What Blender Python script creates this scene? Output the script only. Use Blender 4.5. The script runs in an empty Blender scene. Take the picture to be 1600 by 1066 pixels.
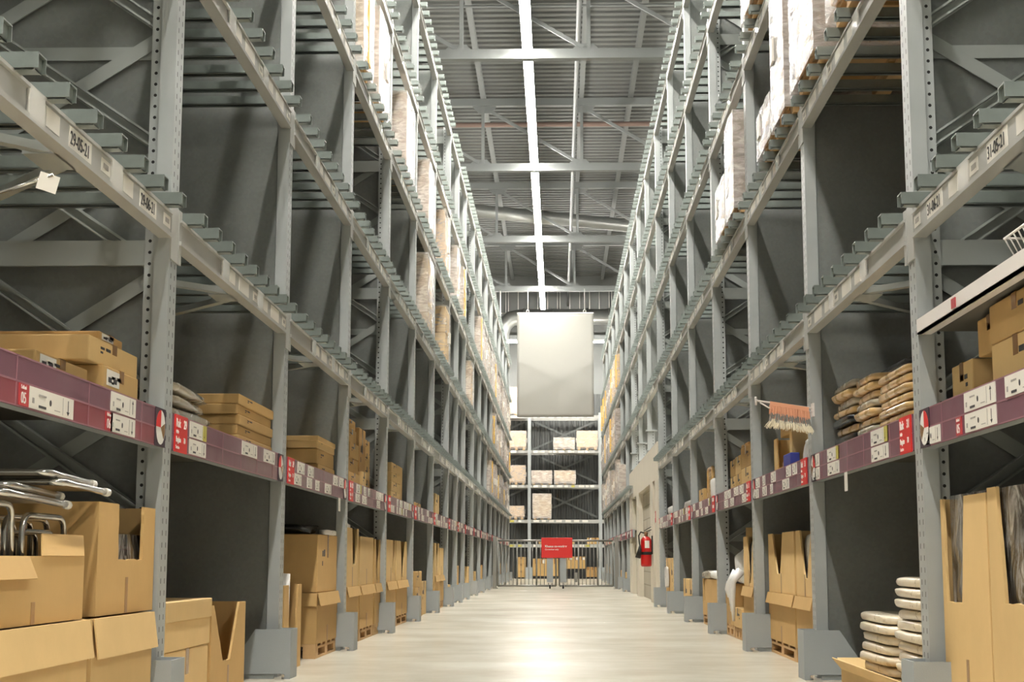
import bpy, bmesh, math, random
from mathutils import Vector, Matrix
RN = random.Random(11)
scene = bpy.context.scene
COL = scene.collection
XF = {-1: 1.665, 1: 1.531}          # aisle-side face of the left / right rack
SIDE = {-1: 'left', 1: 'right'}
ORD = ['first', 'second', 'third', 'fourth', 'fifth', 'sixth', 'seventh', 'eighth', 'ninth', 'tenth', 'eleventh', 'twelfth',
       'thirteenth', 'fourteenth', 'fifteenth', 'sixteenth', 'seventeenth', 'eighteenth', 'nineteenth', 'twentieth', 'twenty-first']
PB, PT = 1.155, 1.315               # label beam, bottom and top
LEV = [2.06, 3.35, 4.64, 5.95, 7.26]  # undersides of the pallet beams
BH = 0.11                           # beam height
DECK = [z + BH + 0.05 for z in LEV]
YF0 = 6.58

# ------------------------------------------------------------------ materials
def srgb(r, g, b):
    f = lambda c: (c / 255 / 12.92) if c / 255 <= 0.04045 else ((c / 255 + 0.055) / 1.055) ** 2.4
    return (f(r), f(g), f(b), 1)

def newmat(name):
    m = bpy.data.materials.new(name); m.use_nodes = True
    nt = m.node_tree
    return m, nt, nt.nodes['Principled BSDF']

def N(nt, typ, **kw):
    n = nt.nodes.new(typ)
    for k, v in kw.items():
        if k in n.inputs: n.inputs[k].default_value = v
        else: setattr(n, k, v)
    return n

def mixc(nt, fac, a, b, typ='MIX'):
    n = nt.nodes.new('ShaderNodeMix'); n.data_type = 'RGBA'; n.blend_type = typ
    L = nt.links
    for s, v in ((0, fac), (6, a), (7, b)):
        if hasattr(v, 'is_output') or isinstance(v, bpy.types.NodeSocket): L.new(v, n.inputs[s])
        else: n.inputs[s].default_value = v
    return n.outputs[2]

def math_(nt, op, a, b=None):
    n = nt.nodes.new('ShaderNodeMath'); n.operation = op
    for i, v in enumerate((a, b)):
        if v is None: continue
        if isinstance(v, bpy.types.NodeSocket): nt.links.new(v, n.inputs[i])
        else: n.inputs[i].default_value = v
    return n.outputs[0]

def simple(name, col, rough=0.5, metal=0.0, noise=0.0, nscale=6.0, bump=0.0, bscale=40.0, rnd=0.0, coat=0.0):
    m, nt, p = newmat(name); L = nt.links
    p.inputs['Roughness'].default_value = rough; p.inputs['Metallic'].default_value = metal
    p.inputs['Base Color'].default_value = col
    p.inputs['Coat Weight'].default_value = coat
    out = None
    if noise or bump: tc = nt.nodes.new('ShaderNodeTexCoord')
    if noise:
        n = N(nt, 'ShaderNodeTexNoise', Scale=nscale, Detail=5.0, Roughness=0.6); L.new(tc.outputs['Object'], n.inputs['Vector'])
        dk = tuple(c * (1 - noise) for c in col[:3]) + (1,); lt = tuple(min(1, c * (1 + noise)) for c in col[:3]) + (1,)
        out = mixc(nt, n.outputs['Fac'], dk, lt)
        r = math_(nt, 'MULTIPLY_ADD', n.outputs['Fac'], 0.25); r.node.inputs[2].default_value = rough - 0.12; L.new(r, p.inputs['Roughness'])
    if rnd:
        oi = nt.nodes.new('ShaderNodeObjectInfo')
        v = math_(nt, 'MULTIPLY_ADD', oi.outputs['Random'], rnd); v.node.inputs[2].default_value = 1 - rnd / 2
        hs = nt.nodes.new('ShaderNodeHueSaturation'); L.new(v, hs.inputs['Value'])
        if out is not None: L.new(out, hs.inputs['Color'])
        else: hs.inputs['Color'].default_value = col
        out = hs.outputs[0]
    if out is not None: L.new(out, p.inputs['Base Color'])
    if bump:
        b = N(nt, 'ShaderNodeTexNoise', Scale=bscale, Detail=4.0); L.new(tc.outputs['Object'], b.inputs['Vector'])
        bp = N(nt, 'ShaderNodeBump', Strength=bump, Distance=0.01); L.new(b.outputs['Fac'], bp.inputs['Height']); L.new(bp.outputs[0], p.inputs['Normal'])
    return m

def column_mat():
    m, nt, p = newmat('rack grey paint, punched'); L = nt.links
    p.inputs['Roughness'].default_value = 0.42; p.inputs['Metallic'].default_value = 0.15
    tc = nt.nodes.new('ShaderNodeTexCoord'); sp = nt.nodes.new('ShaderNodeSeparateXYZ'); L.new(tc.outputs['Object'], sp.inputs[0])
    ax = math_(nt, 'ABSOLUTE', sp.outputs['X'])
    zz = math_(nt, 'SUBTRACT', math_(nt, 'PINGPONG', sp.outputs['Z'], 0.025), 0.0)
    dx = math_(nt, 'SUBTRACT', ax, 0.09)
    d2 = math_(nt, 'ADD', math_(nt, 'MULTIPLY', dx, dx), math_(nt, 'MULTIPLY', zz, zz))
    hole = math_(nt, 'LESS_THAN', d2, 0.0072 ** 2)
    yy = math_(nt, 'ABSOLUTE', math_(nt, 'SUBTRACT', math_(nt, 'ABSOLUTE', math_(nt, 'ADD', sp.outputs['Y'], 0.065)), 0.03))
    slot = math_(nt, 'MULTIPLY', math_(nt, 'LESS_THAN', yy, 0.005), math_(nt, 'LESS_THAN', zz, 0.011))
    slot = math_(nt, 'MULTIPLY', slot, math_(nt, 'LESS_THAN', ax, 0.006))
    h = math_(nt, 'MAXIMUM', hole, slot)
    n = N(nt, 'ShaderNodeTexNoise', Scale=5.0, Detail=6.0); L.new(tc.outputs['Object'], n.inputs['Vector'])
    c = mixc(nt, n.outputs['Fac'], srgb(164, 169, 168), srgb(186, 190, 188))
    L.new(mixc(nt, h, c, (0.012, 0.012, 0.011, 1)), p.inputs['Base Color'])
    return m

def panel_mat():
    m, nt, p = newmat('galvanised sheet panel'); L = nt.links
    tc = nt.nodes.new('ShaderNodeTexCoord')
    v = N(nt, 'ShaderNodeTexVoronoi', Scale=55.0); L.new(tc.outputs['Object'], v.inputs['Vector'])
    n = N(nt, 'ShaderNodeTexNoise', Scale=1.6, Detail=8.0, Roughness=0.65); L.new(tc.outputs['Object'], n.inputs['Vector'])
    c = mixc(nt, n.outputs['Fac'], srgb(106, 115, 107), srgb(150, 158, 149))
    c = mixc(nt, 0.05, c, v.outputs['Color'], 'OVERLAY')
    hs = nt.nodes.new('ShaderNodeHueSaturation'); hs.inputs['Saturation'].default_value = 0.35; L.new(c, hs.inputs['Color'])
    sc = N(nt, 'ShaderNodeTexNoise', Scale=2.2, Detail=12.0, Roughness=0.8); L.new(tc.outputs['Object'], sc.inputs['Vector'])
    r = nt.nodes.new('ShaderNodeValToRGB'); r.color_ramp.elements[0].position = 0.62; r.color_ramp.elements[1].position = 0.75; L.new(sc.outputs['Fac'], r.inputs[0])
    c = mixc(nt, math_(nt, 'MULTIPLY', r.outputs['Color'], 0.25), hs.outputs[0], srgb(165, 168, 160))
    L.new(c, p.inputs['Base Color'])
    p.inputs['Metallic'].default_value = 0.5; p.inputs['Roughness'].default_value = 0.46
    return m

def floor_mat():
    m, nt, p = newmat('polished concrete floor'); L = nt.links
    tc = nt.nodes.new('ShaderNodeTexCoord')
    n = N(nt, 'ShaderNodeTexNoise', Scale=0.9, Detail=9.0, Roughness=0.62); L.new(tc.outputs['Object'], n.inputs['Vector'])
    n2 = N(nt, 'ShaderNodeTexNoise', Scale=6.0, Detail=6.0); L.new(tc.outputs['Object'], n2.inputs['Vector'])
    c = mixc(nt, n.outputs['Fac'], srgb(178, 171, 154), srgb(212, 206, 190))
    c = mixc(nt, math_(nt, 'MULTIPLY', n2.outputs['Fac'], 0.35), c, srgb(186, 177, 158))
    sp = nt.nodes.new('ShaderNodeSeparateXYZ'); L.new(tc.outputs['Object'], sp.inputs[0])
    jy = math_(nt, 'LESS_THAN', math_(nt, 'PINGPONG', math_(nt, 'ADD', sp.outputs['Y'], 1.3), 3.0), 0.006)
    L.new(mixc(nt, math_(nt, 'MULTIPLY', jy, 0.5), c, srgb(120, 112, 100)), p.inputs['Base Color'])
    rr = math_(nt, 'MULTIPLY_ADD', n.outputs['Fac'], 0.22); rr.node.inputs[2].default_value = 0.12
    L.new(rr, p.inputs['Roughness']); p.inputs['Specular IOR Level'].default_value = 0.13
    mp = nt.nodes.new('ShaderNodeMapping'); mp.inputs['Scale'].default_value = (0.35, 2.2, 1); L.new(tc.outputs['Object'], mp.inputs[0])
    w = N(nt, 'ShaderNodeTexNoise', Scale=1.1, Detail=3.0); L.new(mp.outputs[0], w.inputs['Vector'])
    bp = N(nt, 'ShaderNodeBump', Strength=0.09, Distance=0.06); L.new(w.outputs['Fac'], bp.inputs['Height']); L.new(bp.outputs[0], p.inputs['Normal'])
    return m

def card_mat(name, col, rnd=0.16):
    m, nt, p = newmat(name); L = nt.links
    tc = nt.nodes.new('ShaderNodeTexCoord')
    n = N(nt, 'ShaderNodeTexNoise', Scale=3.0, Detail=7.0, Roughness=0.6); L.new(tc.outputs['Object'], n.inputs['Vector'])
    mp = nt.nodes.new('ShaderNodeMapping'); mp.inputs['Scale'].default_value = (1, 1, 0.02); L.new(tc.outputs['Object'], mp.inputs[0])
    st = N(nt, 'ShaderNodeTexNoise', Scale=160.0, Detail=2.0); L.new(mp.outputs[0], st.inputs['Vector'])
    a = tuple(c * 0.86 for c in col[:3]) + (1,); b = tuple(min(1, c * 1.12) for c in col[:3]) + (1,)
    c = mixc(nt, n.outputs['Fac'], a, b)
    c = mixc(nt, math_(nt, 'MULTIPLY', st.outputs['Fac'], 0.16), c, tuple(x * 0.72 for x in col[:3]) + (1,))
    oi = nt.nodes.new('ShaderNodeObjectInfo')
    v = math_(nt, 'MULTIPLY_ADD', oi.outputs['Random'], rnd); v.node.inputs[2].default_value = 1 - rnd / 2
    hs = nt.nodes.new('ShaderNodeHueSaturation'); L.new(v, hs.inputs['Value']); L.new(c, hs.inputs['Color'])
    L.new(hs.outputs[0], p.inputs['Base Color'])
    p.inputs['Roughness'].default_value = 0.72; p.inputs['Specular IOR Level'].default_value = 0.25
    return m

def film_mat(name, alpha=0.45, tint=(0.9, 0.88, 0.84, 1), rough=0.22, lo=0.7):
    m, nt, p = newmat(name); L = nt.links
    tc = nt.nodes.new('ShaderNodeTexCoord')
    mp = nt.nodes.new('ShaderNodeMapping'); mp.inputs['Scale'].default_value = (1, 1, 3.2); mp.inputs['Rotation'].default_value = (0.35, 0.3, 0.2); L.new(tc.outputs['Object'], mp.inputs[0])
    n = N(nt, 'ShaderNodeTexNoise', Scale=4.5, Detail=6.0, Roughness=0.65, Distortion=0.8); L.new(mp.outputs[0], n.inputs['Vector'])
    L.new(mixc(nt, n.outputs['Fac'], tuple(x * lo for x in tint[:3]) + (1,), tuple(min(1, x * 1.25) for x in tint[:3]) + (1,)), p.inputs['Base Color']); p.inputs['Roughness'].default_value = rough
    bp = N(nt, 'ShaderNodeBump', Strength=0.7, Distance=0.02); L.new(n.outputs['Fac'], bp.inputs['Height']); L.new(bp.outputs[0], p.inputs['Normal'])
    tr = nt.nodes.new('ShaderNodeBsdfTransparent')
    mx = nt.nodes.new('ShaderNodeMixShader')
    r = nt.nodes.new('ShaderNodeValToRGB'); r.color_ramp.elements[0].position = 0.42; r.color_ramp.elements[1].position = 0.62
    r.color_ramp.elements[0].color = (alpha * 0.7,) * 3 + (1,); r.color_ramp.elements[1].color = (min(1, alpha * 1.25),) * 3 + (1,)
    L.new(n.outputs['Fac'], r.inputs[0]); L.new(r.outputs[0], mx.inputs[0]); L.new(tr.outputs[0], mx.inputs[1]); L.new(p.outputs[0], mx.inputs[2])
    L.new(mx.outputs[0], nt.nodes['Material Output'].inputs['Surface'])
    return m

def streak_mat():
    m, nt, p = newmat('black goods in clear film'); L = nt.links
    tc = nt.nodes.new('ShaderNodeTexCoord')
    mp = nt.nodes.new('ShaderNodeMapping'); mp.inputs['Scale'].default_value = (4, 6, 3.0); mp.inputs['Rotation'].default_value = (0.9, 0.1, 0.2); L.new(tc.outputs['Object'], mp.inputs[0])
    n = N(nt, 'ShaderNodeTexNoise', Scale=1.6, Detail=7.0, Roughness=0.7, Distortion=1.2); L.new(mp.outputs[0], n.inputs['Vector'])
    r = nt.nodes.new('ShaderNodeValToRGB'); e = r.color_ramp.elements; e[0].position = 0.47; e[0].color = srgb(44, 43, 42); e[1].position = 0.66; e[1].color = srgb(206, 200, 192)  # pale streaks: whitish film folds, with highlights painted into the colour
    L.new(n.outputs['Fac'], r.inputs[0]); L.new(r.outputs[0], p.inputs['Base Color'])
    p.inputs['Roughness'].default_value = 0.16; p.inputs['Coat Weight'].default_value = 0.6
    bp = N(nt, 'ShaderNodeBump', Strength=0.8, Distance=0.03); L.new(n.outputs['Fac'], bp.inputs['Height']); L.new(bp.outputs[0], p.inputs['Normal'])
    return m

def block_mat():
    m, nt, p = newmat('concrete blocks'); L = nt.links
    tc = nt.nodes.new('ShaderNodeTexCoord'); sp = nt.nodes.new('ShaderNodeSeparateXYZ'); L.new(tc.outputs['Object'], sp.inputs[0])
    cb = nt.nodes.new('ShaderNodeCombineXYZ'); L.new(sp.outputs['Y'], cb.inputs[0]); L.new(sp.outputs['Z'], cb.inputs[1])
    b = N(nt, 'ShaderNodeTexBrick', Scale=1.0); L.new(cb.outputs[0], b.inputs['Vector'])
    b.inputs['Color1'].default_value = srgb(190, 183, 164); b.inputs['Color2'].default_value = srgb(176, 169, 150); b.inputs['Mortar'].default_value = srgb(152, 145, 127)
    b.inputs['Mortar Size'].default_value = 0.012; b.inputs['Brick Width'].default_value = 0.6; b.inputs['Row Height'].default_value = 0.24
    n = N(nt, 'ShaderNodeTexNoise', Scale=14.0, Detail=6.0); L.new(tc.outputs['Object'], n.inputs['Vector'])
    L.new(mixc(nt, math_(nt, 'MULTIPLY', n.outputs['Fac'], 0.3), b.outputs['Color'], srgb(150, 142, 124)), p.inputs['Base Color'])
    p.inputs['Roughness'].default_value = 0.85
    return m

def emit_mat(name, col, s):
    m, nt, p = newmat(name)
    p.inputs['Base Color'].default_value = (0.9, 0.9, 0.9, 1)
    p.inputs['Emission Color'].default_value = col; p.inputs['Emission Strength'].default_value = s
    return m

M = dict(
    column=column_mat(), panel=panel_mat(), floor=floor_mat(), block=block_mat(),
    paint=simple('rack grey paint', srgb(160, 166, 167), 0.45, 0.1, 0.10, 4),
    beam=simple('beam grey paint', srgb(180, 180, 175), 0.45, 0.1, 0.10, 5),
    guard=simple('guard grey paint', srgb(160, 166, 167), 0.55, 0.0, 0.06, 9, 0.1, 200),
    galv=simple('galvanised steel', srgb(142, 150, 145), 0.34, 0.6, 0.28, 9),
    brace=simple('dark brace steel', srgb(112, 116, 114), 0.5, 0.2, 0.1, 5),
    strut=simple('strut steel', srgb(166, 171, 167), 0.5, 0.25, 0.12, 5),
    board=simple('shelf board', srgb(96, 92, 82), 0.7, 0, 0.15, 3),
    sleeve=simple('clear label sleeve', srgb(230, 228, 222), 0.18, 0, coat=0.6),
    label=simple('white label', srgb(232, 228, 218), 0.45), printing=simple('faint print', srgb(168, 164, 158), 0.6),
    ink=simple('label print', srgb(62, 60, 62), 0.6),
    purple=simple('purple shelf strip', srgb(122, 80, 94), 0.33, 0, 0.13, 7, coat=0.3),
    plum=simple('reddish shelf strip', srgb(146, 72, 82), 0.33, 0, 0.12, 7, coat=0.3),
    seam=simple('strip seam', srgb(158, 112, 122), 0.4),
    darkplate=simple('dark plum plate', srgb(58, 42, 54), 0.45),
    red=simple('red sign', srgb(222, 48, 44), 0.42),
    redtab=simple('red label tab', srgb(190, 66, 70), 0.42),
    yellow=simple('yellow label band', srgb(196, 186, 88), 0.5),
    white=simple('white', srgb(236, 234, 228), 0.5),
    cream=simple('white shelf metal', srgb(226, 220, 214), 0.4),
    card=card_mat('cardboard', srgb(203, 167, 110)), cardlt=card_mat('cardboard pale', srgb(219, 186, 130)),
    carddk=card_mat('cardboard brown', srgb(184, 147, 95)), cardin=card_mat('cardboard inside', srgb(176, 138, 88)), loadcard=card_mat('pale carton', srgb(214, 186, 152)),
    tape=simple('packing tape', srgb(150, 110, 66), 0.25, coat=0.4),
    tapelt=simple('kraft tape', srgb(172, 132, 82), 0.35, coat=0.3),
    wood=simple('pallet wood', srgb(196, 160, 112), 0.75, 0, 0.2, 8, rnd=0.15),
    film=film_mat('stretch film', 0.5), filmlt=film_mat('thin film', 0.28), filmw=film_mat('white film', 0.7, (0.60, 0.565, 0.545, 1), 0.25, 0.35),
    blackbag=streak_mat(),
    black=simple('black plastic', srgb(30, 30, 32), 0.22, 0, 0, bump=0.5, bscale=18),
    clearblk=film_mat('clear bag over black', 0.35, (0.85, 0.87, 0.88, 1), 0.12),
    plasticw=simple('white plastic bag', srgb(218, 216, 211), 0.3, 0, 0.05, 9, bump=0.6, bscale=14),
    cushion=simple('bagged cushion cover', srgb(226, 212, 184), 0.3, 0, 0.12, 14, bump=0.7, bscale=16, rnd=0.12, coat=0.5),
    kraft=simple('kraft bag', srgb(212, 174, 116), 0.28, 0, 0.12, 10, bump=0.5, bscale=14, rnd=0.2, coat=0.5),
    greybag=simple('clear bagged textile', srgb(178, 168, 148), 0.25, 0, 0.15, 8, bump=0.6, bscale=12, rnd=0.2, coat=0.5),
    chrome=simple('chrome tube', srgb(206, 204, 198), 0.16, 0.9),
    blackfab=simple('black seat', srgb(44, 42, 40), 0.6), cap=simple('white cap', srgb(232, 228, 218), 0.4),
    deck=simple('roof deck', srgb(118, 120, 118), 0.5, 0.3, 0.14, 1.2),
    truss=simple('truss steel', srgb(132, 135, 134), 0.5, 0.15, 0.08, 3),
    pipe=simple('brown pipe', srgb(138, 116, 106), 0.45),
    duct=simple('duct sheet', srgb(160, 162, 158), 0.35, 0.6, 0.1, 3),
    wallback=simple('dark ribbed wall', srgb(92, 94, 92), 0.6, 0.1, 0.08, 2), wallgrey=simple('grey wall', srgb(126, 128, 126), 0.7),
    concrete=simple('cast concrete', srgb(206, 199, 182), 0.8, 0, 0.10, 2.5, 0.15, 30),
    banner=simple('blank banner cloth', srgb(152, 151, 144), 0.9, 0, 0.03, 2, 0.2, 3),
    ext=simple('extinguisher red', srgb(190, 26, 26), 0.3, coat=0.5), rubber=simple('black rubber', srgb(24, 23, 23), 0.55),
    brass=simple('valve metal', srgb(150, 120, 92), 0.35, 0.7), blue=simple('blue box', srgb(44, 52, 132), 0.5),
    gate=simple('gate steel', srgb(150, 149, 142), 0.4, 0.4), orange=simple('orange pile', srgb(228, 166, 132), 0.95),
    greypile=simple('grey pile', srgb(138, 134, 128), 0.95), fringe=simple('cream fringe', srgb(238, 228, 204), 0.95),
    housing=simple('light housing', srgb(200, 200, 196), 0.5), lamp=emit_mat('lamp diffuser', (1.0, 0.965, 0.90, 1), 62.0),
    yellowstrap=simple('yellow wrap', srgb(236, 190, 50), 0.3, coat=0.5), dark=simple('dark opening', srgb(24, 22, 20), 0.9),
)

# ------------------------------------------------------------------ mesh helpers
class MB:
    def __init__(s): s.v = []; s.f = []; s.m = []; s.sm = []
    def quad(s, vs, fs, mi=0, smooth=False):
        b = len(s.v); s.v += [tuple(v) for v in vs]
        for f in fs: s.f.append(tuple(b + i for i in f)); s.m.append(mi); s.sm.append(smooth)
        return s
    def box(s, x0, x1, y0, y1, z0, z1, mi=0):
        x0, x1 = sorted((x0, x1)); y0, y1 = sorted((y0, y1)); z0, z1 = sorted((z0, z1))
        return s.quad([(x0, y0, z0), (x1, y0, z0), (x1, y1, z0), (x0, y1, z0), (x0, y0, z1), (x1, y0, z1), (x1, y1, z1), (x0, y1, z1)],
                      [(0, 3, 2, 1), (4, 5, 6, 7), (0, 1, 5, 4), (1, 2, 6, 5), (2, 3, 7, 6), (3, 0, 4, 7)], mi)
    def mbox(s, mat, sx, sy, sz, mi=0):       # box centred on a matrix
        vs = [mat @ Vector((x * sx / 2, y * sy / 2, z * sz / 2)) for z in (-1, 1) for x, y in ((-1, -1), (1, -1), (1, 1), (-1, 1))]
        return s.quad(vs, [(0, 3, 2, 1), (4, 5, 6, 7), (0, 1, 5, 4), (1, 2, 6, 5), (2, 3, 7, 6), (3, 0, 4, 7)], mi)
    def bar(s, p, q, w, h, mi=0, up=(0, 0, 1)):    # rectangular bar from p to q, w sideways, h along up
        p, q = Vector(p), Vector(q); d = (q - p); l = d.length; d.normalize(); up = Vector(up)
        sd = d.cross(up)
        if sd.length < 1e-5: sd = d.cross(Vector((1, 0, 0)))
        sd.normalize(); u = sd.cross(d)
        m = Matrix((d, sd, u)).transposed().to_4x4(); m.translation = (p + q) / 2
        return s.mbox(m, l, w, h, mi)
    def tube(s, pts, r, n=8, mi=0, caps=True):
        pts = [Vector(p) for p in pts]; rings = []; prev = None
        b = len(s.v)
        for i, p in enumerate(pts):
            d = (pts[min(i + 1, len(pts) - 1)] - pts[max(i - 1, 0)]).normalized()
            a = prev if prev is not None else (Vector((0, 0, 1)) if abs(d.z) < 0.9 else Vector((1, 0, 0)))
            sd = d.cross(a).normalized(); u = sd.cross(d).normalized(); prev = u
            rr = r[i] if isinstance(r, (list, tuple)) else r
            for k in range(n):
                t = 2 * math.pi * k / n
                s.v.append(tuple(p + rr * (math.cos(t) * sd + math.sin(t) * u)))
        for i in range(len(pts) - 1):
            for k in range(n):
                s.f.append((b + i * n + k, b + i * n + (k + 1) % n, b + (i + 1) * n + (k + 1) % n, b + (i + 1) * n + k)); s.m.append(mi); s.sm.append(True)
        if caps:
            s.f.append(tuple(b + k for k in range(n))); s.m.append(mi); s.sm.append(False)
            s.f.append(tuple(b + (len(pts) - 1) * n + k for k in reversed(range(n)))); s.m.append(mi); s.sm.append(False)
        return s
    def prism(s, poly, axis, a, b, mi=0):     # polygon extruded along axis; axis 'x': poly in (y,z), 'y': (x,z), 'z': (x,y)
        n = len(poly)
        mk = {'x': lambda t, p: (t, p[0], p[1]), 'y': lambda t, p: (p[0], t, p[1]), 'z': lambda t, p: (p[0], p[1], t)}[axis]
        vs = [mk(a, p) for p in poly] + [mk(b, p) for p in poly]
        fs = [tuple(range(n)), tuple(range(2 * n - 1, n - 1, -1))] + [(i, (i + 1) % n, n + (i + 1) % n, n + i) for i in range(n)]
        return s.quad(vs, fs, mi)
    def puff(s, cx, cy, cz, sx, sy, sz, seed=0, e=0.45, nz=0.10, nu=20, nv=10, mi=0, rad=0.18):   # soft pillow-like bag, half sizes sx sy sz
        rr = random.Random(seed); ph = [rr.uniform(0, 6.28) for _ in range(8)]
        b = len(s.v); sg = lambda c, p: math.copysign(abs(c) ** p, c)
        for j in range(nv + 1):
            t = -math.pi / 2 + math.pi * j / nv
            for i in range(nu):
                a = 2 * math.pi * i / nu
                x = sg(math.cos(t), rad) * sg(math.cos(a), e); y = sg(math.cos(t), rad) * sg(math.sin(a), e); z = sg(math.sin(t), 0.5)
                k = 1 - nz * (1.6 + math.sin(3 * a + ph[0] + 2 * t) + 0.6 * math.sin(7 * a + ph[1]) * math.cos(3 * t + ph[2])) * 0.35
                k2 = 1 - nz * 0.6 * (1 + math.sin(4 * x + ph[3]) * math.cos(5 * y + ph[4])) * (z > 0)
                s.v.append((cx + sx * x * k, cy + sy * y * k, cz + sz * z * k2))
        for j in range(nv):
            for i in range(nu):
                s.f.append((b + j * nu + i, b + j * nu + (i + 1) % nu, b + (j + 1) * nu + (i + 1) % nu, b + (j + 1) * nu + i)); s.m.append(mi); s.sm.append(True)
        return s
    def lathe(s, prof, n=20, c=(0, 0, 0), mi=0):
        b = len(s.v)
        for r, z in prof:
            for k in range(n):
                t = 2 * math.pi * k / n; s.v.append((c[0] + r * math.cos(t), c[1] + r * math.sin(t), c[2] + z))
        for j in range(len(prof) - 1):
            for k in range(n):
                s.f.append((b + j * n + k, b + j * n + (k + 1) % n, b + (j + 1) * n + (k + 1) % n, b + (j + 1) * n + k)); s.m.append(mi); s.sm.append(True)
        return s
    def mesh(s, name, mats):
        me = bpy.data.meshes.new(name); me.from_pydata(s.v, [], s.f)
        for m in mats: me.materials.append(M[m] if isinstance(m, str) else m)
        me.polygons.foreach_set('material_index', s.m); me.polygons.foreach_set('use_smooth', s.sm)
        bm = bmesh.new(); bm.from_mesh(me); bmesh.ops.recalc_face_normals(bm, faces=bm.faces); bm.to_mesh(me); bm.free()
        me.update(); return me

CACHE = {}
def put(name, mesh, parent=None, loc=(0, 0, 0), rz=0.0, bevel=0.0):
    o = bpy.data.objects.new(name, mesh); COL.objects.link(o); o.location = loc; o.rotation_euler = (0, 0, rz)
    if parent is not None: o.parent = parent
    if bevel:
        b = o.modifiers.new('edge', 'BEVEL'); b.width = bevel; b.segments = 2; b.limit_method = 'ANGLE'
    return o
def part(name, mb, mats, parent=None, loc=(0, 0, 0), rz=0.0, bevel=0.0, key=None):
    if isinstance(mats, str): mats = (mats,)
    if key is not None and key in CACHE: return put(name, CACHE[key], parent, loc, rz, bevel)
    me = (mb() if callable(mb) else mb).mesh(name, mats)
    if key is not None: CACHE[key] = me
    return put(name, me, parent, loc, rz, bevel)
def tag(o, label=None, cat=None, group=None, kind=None):
    if label: o['label'] = label
    if cat: o['category'] = cat
    if group: o['group'] = group
    if kind: o['kind'] = kind
    return o
def thing(name, label, cat, loc=(0, 0, 0), rz=0.0, group=None):
    o = bpy.data.objects.new(name, None); COL.objects.link(o); o.location = loc; o.rotation_euler = (0, 0, rz); o.empty_display_size = 0.1
    return tag(o, label, cat, group)
def struct(name, mb, mats, loc=(0, 0, 0)):
    return tag(part(name, mb, mats, None, loc), kind='structure')
FACE = {-1: Matrix(((0, 0, 1), (1, 0, 0), (0, 1, 0))), 1: Matrix(((0, 0, -1), (-1, 0, 0), (0, 1, 0)))}
def text(body, size, mat, parent, loc, side=None, name='lettering', wide=1.0, bold=0.0):
    c = bpy.data.curves.new('lettering', 'FONT'); c.body = body; c.size = size; c.extrude = 0.0006; c.offset = bold
    c.materials.append(M[mat])
    tmp = bpy.data.objects.new('lettering_curve', c); COL.objects.link(tmp)
    me = bpy.data.meshes.new_from_object(tmp.evaluated_get(bpy.context.evaluated_depsgraph_get()))
    bpy.data.objects.remove(tmp); bpy.data.curves.remove(c)
    o = bpy.data.objects.new(name, me); COL.objects.link(o); o.parent = parent; o.location = loc
    o.rotation_euler = FACE[side].to_euler() if side else (math.pi / 2, 0, 0)
    o.scale = (wide, 1, 1)
    return o

# ------------------------------------------------------------------ the setting
struct('floor', MB().box(-13, 13, -9, 59, -0.1, 0), 'floor')
def deck():
    mb = MB(); y = -9.0; p = 0.3; x0, x1 = -13, 13
    prof = []
    while y < 59:
        prof += [(y, 11.62), (y + 0.15, 11.62), (y + 0.18, 11.72), (y + 0.27, 11.72)]; y += p
    for i in range(len(prof) - 1):
        (a, za), (b, zb) = prof[i], prof[i + 1]
        mb.quad([(x0, a, za), (x1, a, za), (x1, b, zb), (x0, b, zb)], [(0, 1, 2, 3)])
    mb.box(x0, x1, -9, 59, 11.73, 11.78)
    return mb
struct('ceiling', deck(), 'deck')
def ribbed():
    mb = MB(); x = -13.0
    prof = []
    while x < 13:
        prof += [(x, 58.6), (x + 0.10, 58.6), (x + 0.12, 58.56), (x + 0.18, 58.56)]; x += 0.2
    for i in range(len(prof) - 1):
        (a, ya), (b, yb) = prof[i], prof[i + 1]
        mb.quad([(a, ya, 0), (b, yb, 0), (b, yb, 7.0), (a, ya, 7.0)], [(0, 1, 2, 3)])
    mb.box(-13, 13, 58.6, 58.75, 7.0, 11.7, 1); mb.box(-13, 13, 58.66, 58.75, 0, 7.0, 1)
    return mb
struct('wall_back', ribbed(), ('wallback', 'wallgrey'))
struct('wall_far_left', MB().box(-13.1, -13, -9, 59, 0, 11.7), 'wallgrey')
struct('wall_far_right', MB().box(13, 13.1, -9, 59, 0, 11.7), 'wallgrey')
struct('wall_front', MB().box(-13, 13, -9.1, -9, 0, 11.7), 'wallgrey')
# concrete and block wall under the right-hand rack
def conc():
    mb = MB(); x0 = 1.55; x1 = 1.64
    ys = [24.35, 24.72, 25.25, 26.0, 29.7, 30.5, 32.4, 33.45]
    mb.box(x0, x1 + 0.1, 23.98, 33.45, 1.96, 2.53)
    for a, b in ((23.98, 24.72), (25.25, 26.0), (29.7, 30.5), (32.4, 33.45)): mb.box(x0, x1 + 0.1, a, b, 0, 1.96)
    for a, b in ((24.72, 25.25), (26.0, 29.7), (30.5, 32.4)): mb.box(x1, x1 + 0.1, a, b, 0, 1.96, 1)
    return mb
struct('wall_right', conc(), ('concrete', 'block'))

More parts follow.
